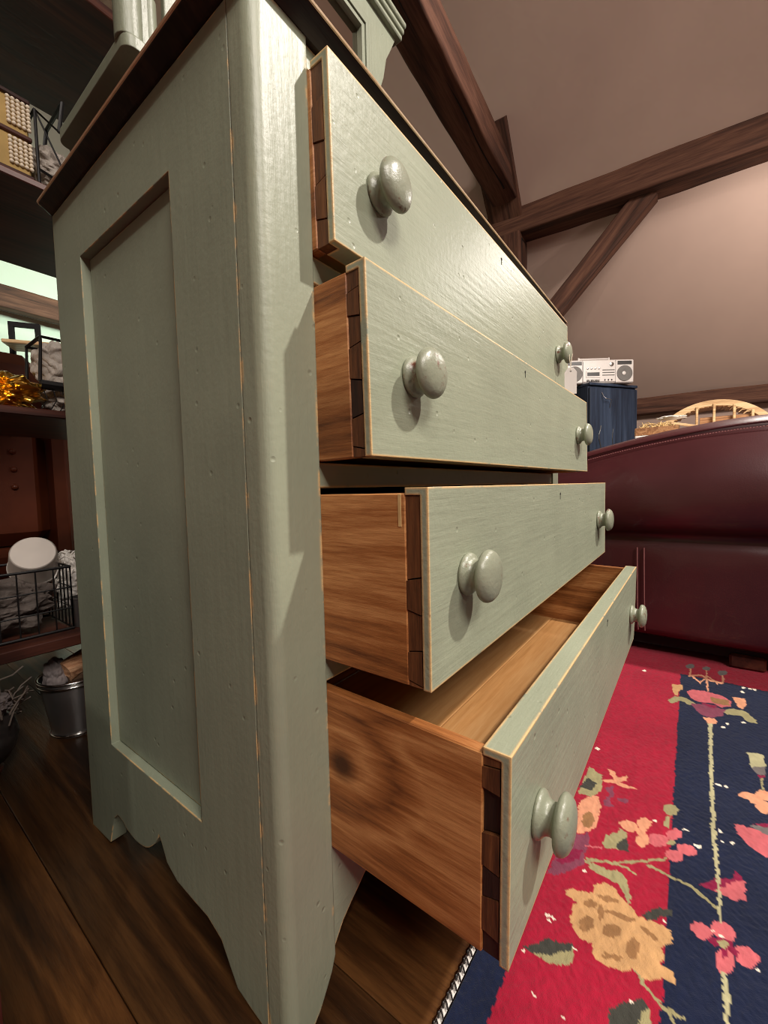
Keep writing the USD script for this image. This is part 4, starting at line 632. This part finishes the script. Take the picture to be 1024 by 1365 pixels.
# third shelf
z3 = .7225
gf = thing('gold_foil_heap', 'crumpled shiny gold foil heap on the middle shelf', 'foil', (.0, .93, z3))
obj('foil', crumple((.085, .09, .052), (0, 0, .050), 5, .75, 1.7, 21), 'gold_foil', gf)
gp = thing('wire_basket', 'black wire basket lined with grey paper on the middle shelf', 'basket', (.132, .95, z3))
obj('frame', cat(tube([(-.055, -.045, .085), (-.05, -.05, .185), (.06, -.05, .185)], .004, 6), tube([(-.055, -.045, .078), (.07, -.045, .078)], .011, 8), tube([(-.055, .06, .085), (-.05, .06, .185), (.06, .06, .185)], .004, 6), tube([(-.05, -.05, .185), (-.05, .06, .185)], .004, 6)), 'black_iron', gp)
obj('netting', cat([tube([(-.05+.018*k, -.047, 0), (-.058+.018*k, -.049, .02), (-.045+.018*k, -.049, .045), (-.052+.018*k, -.047, .075)], .0012, 5) for k in range(8)]), 'black_iron', gp)
obj('paper_lining', cat(crumple((.064, .042, .07), (.0, .01, .135), 4, .45, 1.5, 31), crumple((.055, .042, .05), (.005, .005, .062), 4, .5, 1.8, 32)), 'grey_paper', gp)
# bottom shelf
z4 = .2425
wb4 = thing('low_wire_basket', 'black wire basket holding a white cup on the lowest shelf', 'basket', (-.01, .90, z4))
obj('frame', wire_box(-.12, .095, -.08, .09, .004, .143, 7, 7, 3), 'black_iron', wb4)
obj('lining', cat(crumple((.105, .078, .060), (-.012, .004, .066), 4, .45, 1.9, 41)), 'dark_lining', wb4)
cup = thing('white_cup', 'white cup lying tilted in the low wire basket', 'cup', (.038, .885, z4+.176))
cp = [(0, 0), (.039, 0), (.042, .003), (.047, .06), (.050, .064), (.0465, .064), (.040, .006), (0, .005)]
obj('bowl', lathe(cp, 40).apply_transform(TT.rotation_matrix(math.radians(-125), (1, -.25, 0))), 'ceramic', cup, smooth=40)
sp_ = thing('shredded_paper', 'pale shredded paper nest beside the white cup', 'paper', (.118, .93, z4))
tag(obj('nest', cat(crumple((.045, .05, .075), (0, 0, .090), 4, .5, 1.8, 51), strands((0, 0, .10), .035, .04, .05, 60, .06, .0016, 9)), 'white_paper', sp_), kind='stuff')
tin = thing('small_tin', 'small grey metal tin at the right end of the lowest shelf', 'tin', (.116, .84, z4))
obj('body', lathe([(0, 0), (.026, 0), (.027, .002), (.028, .062), (.0295, .064), (.0295, .067), (.0265, .067), (.026, .004), (0, .004)], 28), 'zinc', tin, smooth=40)
# under the shelf
bu = thing('zinc_pail', 'grey metal pail on the floor holding firewood', 'pail', (.092, .855, 0))
obj('body', lathe([(0, .004), (.046, .004), (.047, 0), (.050, 0), (.051, .006), (.0505, .010), (.069, .130), (.0675, .130), (.049, .012), (0, .012)], 40), 'zinc', bu, smooth=40)
a_ = np.linspace(0, 2*PI, 48, endpoint=False)
for z, r0 in ((.131, .0705), (.121, .0695), (.006, .0515)): obj('rim', tube(np.column_stack([r0*np.cos(a_), r0*np.sin(a_), np.full(48, z)]), .0028, 8, closed=True), 'chrome', bu, smooth=60)
def log(L, r, seed, mt='log_wood'):
    m = trimesh.creation.cylinder(radius=r, height=L, sections=20).subdivide().subdivide(); v = m.vertices
    k = 1+.55*(meshkit.fbm(v*[38, 38, 9]+seed*9, 3, seed)-.5); v[:, :2] *= k[:, None]; v[:, 2] += .15*r*(meshkit.fbm(v*60+seed, 2, seed)-.5); m.vertices = v
    m.apply_transform(TT.rotation_matrix(PI/2, (0, 1, 0))); return m
lg = thing('firewood', 'pale split log sticking out of the grey metal pail', 'firewood', (.112, .85, .156))
obj('split_log', log(.105, .026, 3).apply_transform(TT.euler_matrix(.2, -.25, .3)), 'log_wood', lg, smooth=35)
obj('bark', log(.10, .018, 5).apply_transform(TT.euler_matrix(.1, -.20, .3)).apply_translation((.003, .0, -.026)), 'bark', lg, smooth=35)
st = thing('grey_stone', 'grey purple stone piece sticking up in the metal pail', 'stone', (.052, .845, .132))
obj('stone', crumple((.026, .022, .048), (0, 0, .008), 4, .45, 1.3, 61), 'stone_grey', st)
pl = thing('dark_planter', 'dark planter with dry twigs at the lower left, beside the metal pail', 'planter', (-.085, .80, 0))
obj('pot', crumple((.062, .06, .062), (0, 0, .075), 4, .15, 1.3, 71), 'dark_plastic', pl, smooth=60)
obj('pot_foot', lathe([(0, 0), (.03, 0), (.034, .012), (.024, .03), (0, .03)], 18), 'shelf_wood', pl, smooth=40)
obj('moss', crumple((.060, .055, .030), (0, 0, .135), 4, .6, 2.4, 72), 'stone_grey', pl)
tag(obj('twigs', cat(strands((.035, -.01, .10), .03, .03, .05, 34, .07, .0016, 12), tube([(.0, 0, .15), (.03, -.01, .185), (.055, -.01, .188), (.072, -.01, .20)], .0018, 6)), 'dry_twig', pl), kind='stuff')
# leather chair, black stand behind the shelving
ch = thing('leather_armchair', 'brown leather armchair with buttoned back seen through the shelves', 'armchair', (.02, 1.95, 0))
bkp = rounded_rect(-.40, .40, .27, 1.075, .09, 8)
back = ext(bkp, .14, 'xz', -.22); obj('backrest', bx(-.40, .275, -.24, -.10, .36, 1.08, .05), 'leather_brown', ch)
obj('outer_wing', bx(.276, .34, -.30, .32, .30, .92, .03), 'leather_brown', ch)
obj('outer_wing', bx(-.46, -.401, -.30, .32, .30, .92, .03), 'leather_brown', ch)
obj('seat', bx(-.40, .275, -.095, .45, .20, .46, .05), 'leather_brown', ch)
obj('skirt', bx(-.40, .27, -.255, -.10, .12, .355, .03), 'leather_brown', ch)
for sx in (-.42, .25):
    for sy in (-.22, .40): obj('leg', lathe([(0, 0), (.016, 0), (.026, .13), (0, .13)], 14).apply_translation((sx, sy, 0)), 'shelf_wood', ch)
for k in range(4): obj('button', trimesh.creation.icosphere(subdivisions=2, radius=.011).apply_translation((.165, -.242, .58+.065*k)), 'leather_brown', ch, smooth=True)
bs = thing('metal_stand', 'black metal frame stand with wooden shelf against the bright wall', 'stand', (.347, 2.4, 0), -.55)
obj('frame', cat(bx(0, .02, 0, .02, 0, 1.38), bx(.105, .125, 0, .02, 0, 1.38), bx(0, .125, 0, .02, 1.3805, 1.402)), 'black_soft', bs)
obj('shelf_board', bx(.0205, .45, -.14, -.001, 1.258, 1.275, .003), 'pale_wood', bs)
obj('leg', bx(.42, .44, -.12, -.10, 0, 1.2575), 'black_soft', bs)
# maroon cupboard at the left edge of the view
mc = thing('maroon_cupboard', 'dark red wooden cupboard at the far left edge of the picture', 'cupboard', (-.176, .10, 0))
obj('carcass', bx(-.50, 0, 0, .45, .02, .52, .006), 'cabinet_maroon', mc)
obj('plinth', bx(-.49, -.012, .01, .44, 0, .0195), 'cabinet_maroon', mc)
obj('top', bx(-.505, .002, -.004, .455, .5205, .54, .003), 'cabinet_maroon', mc)
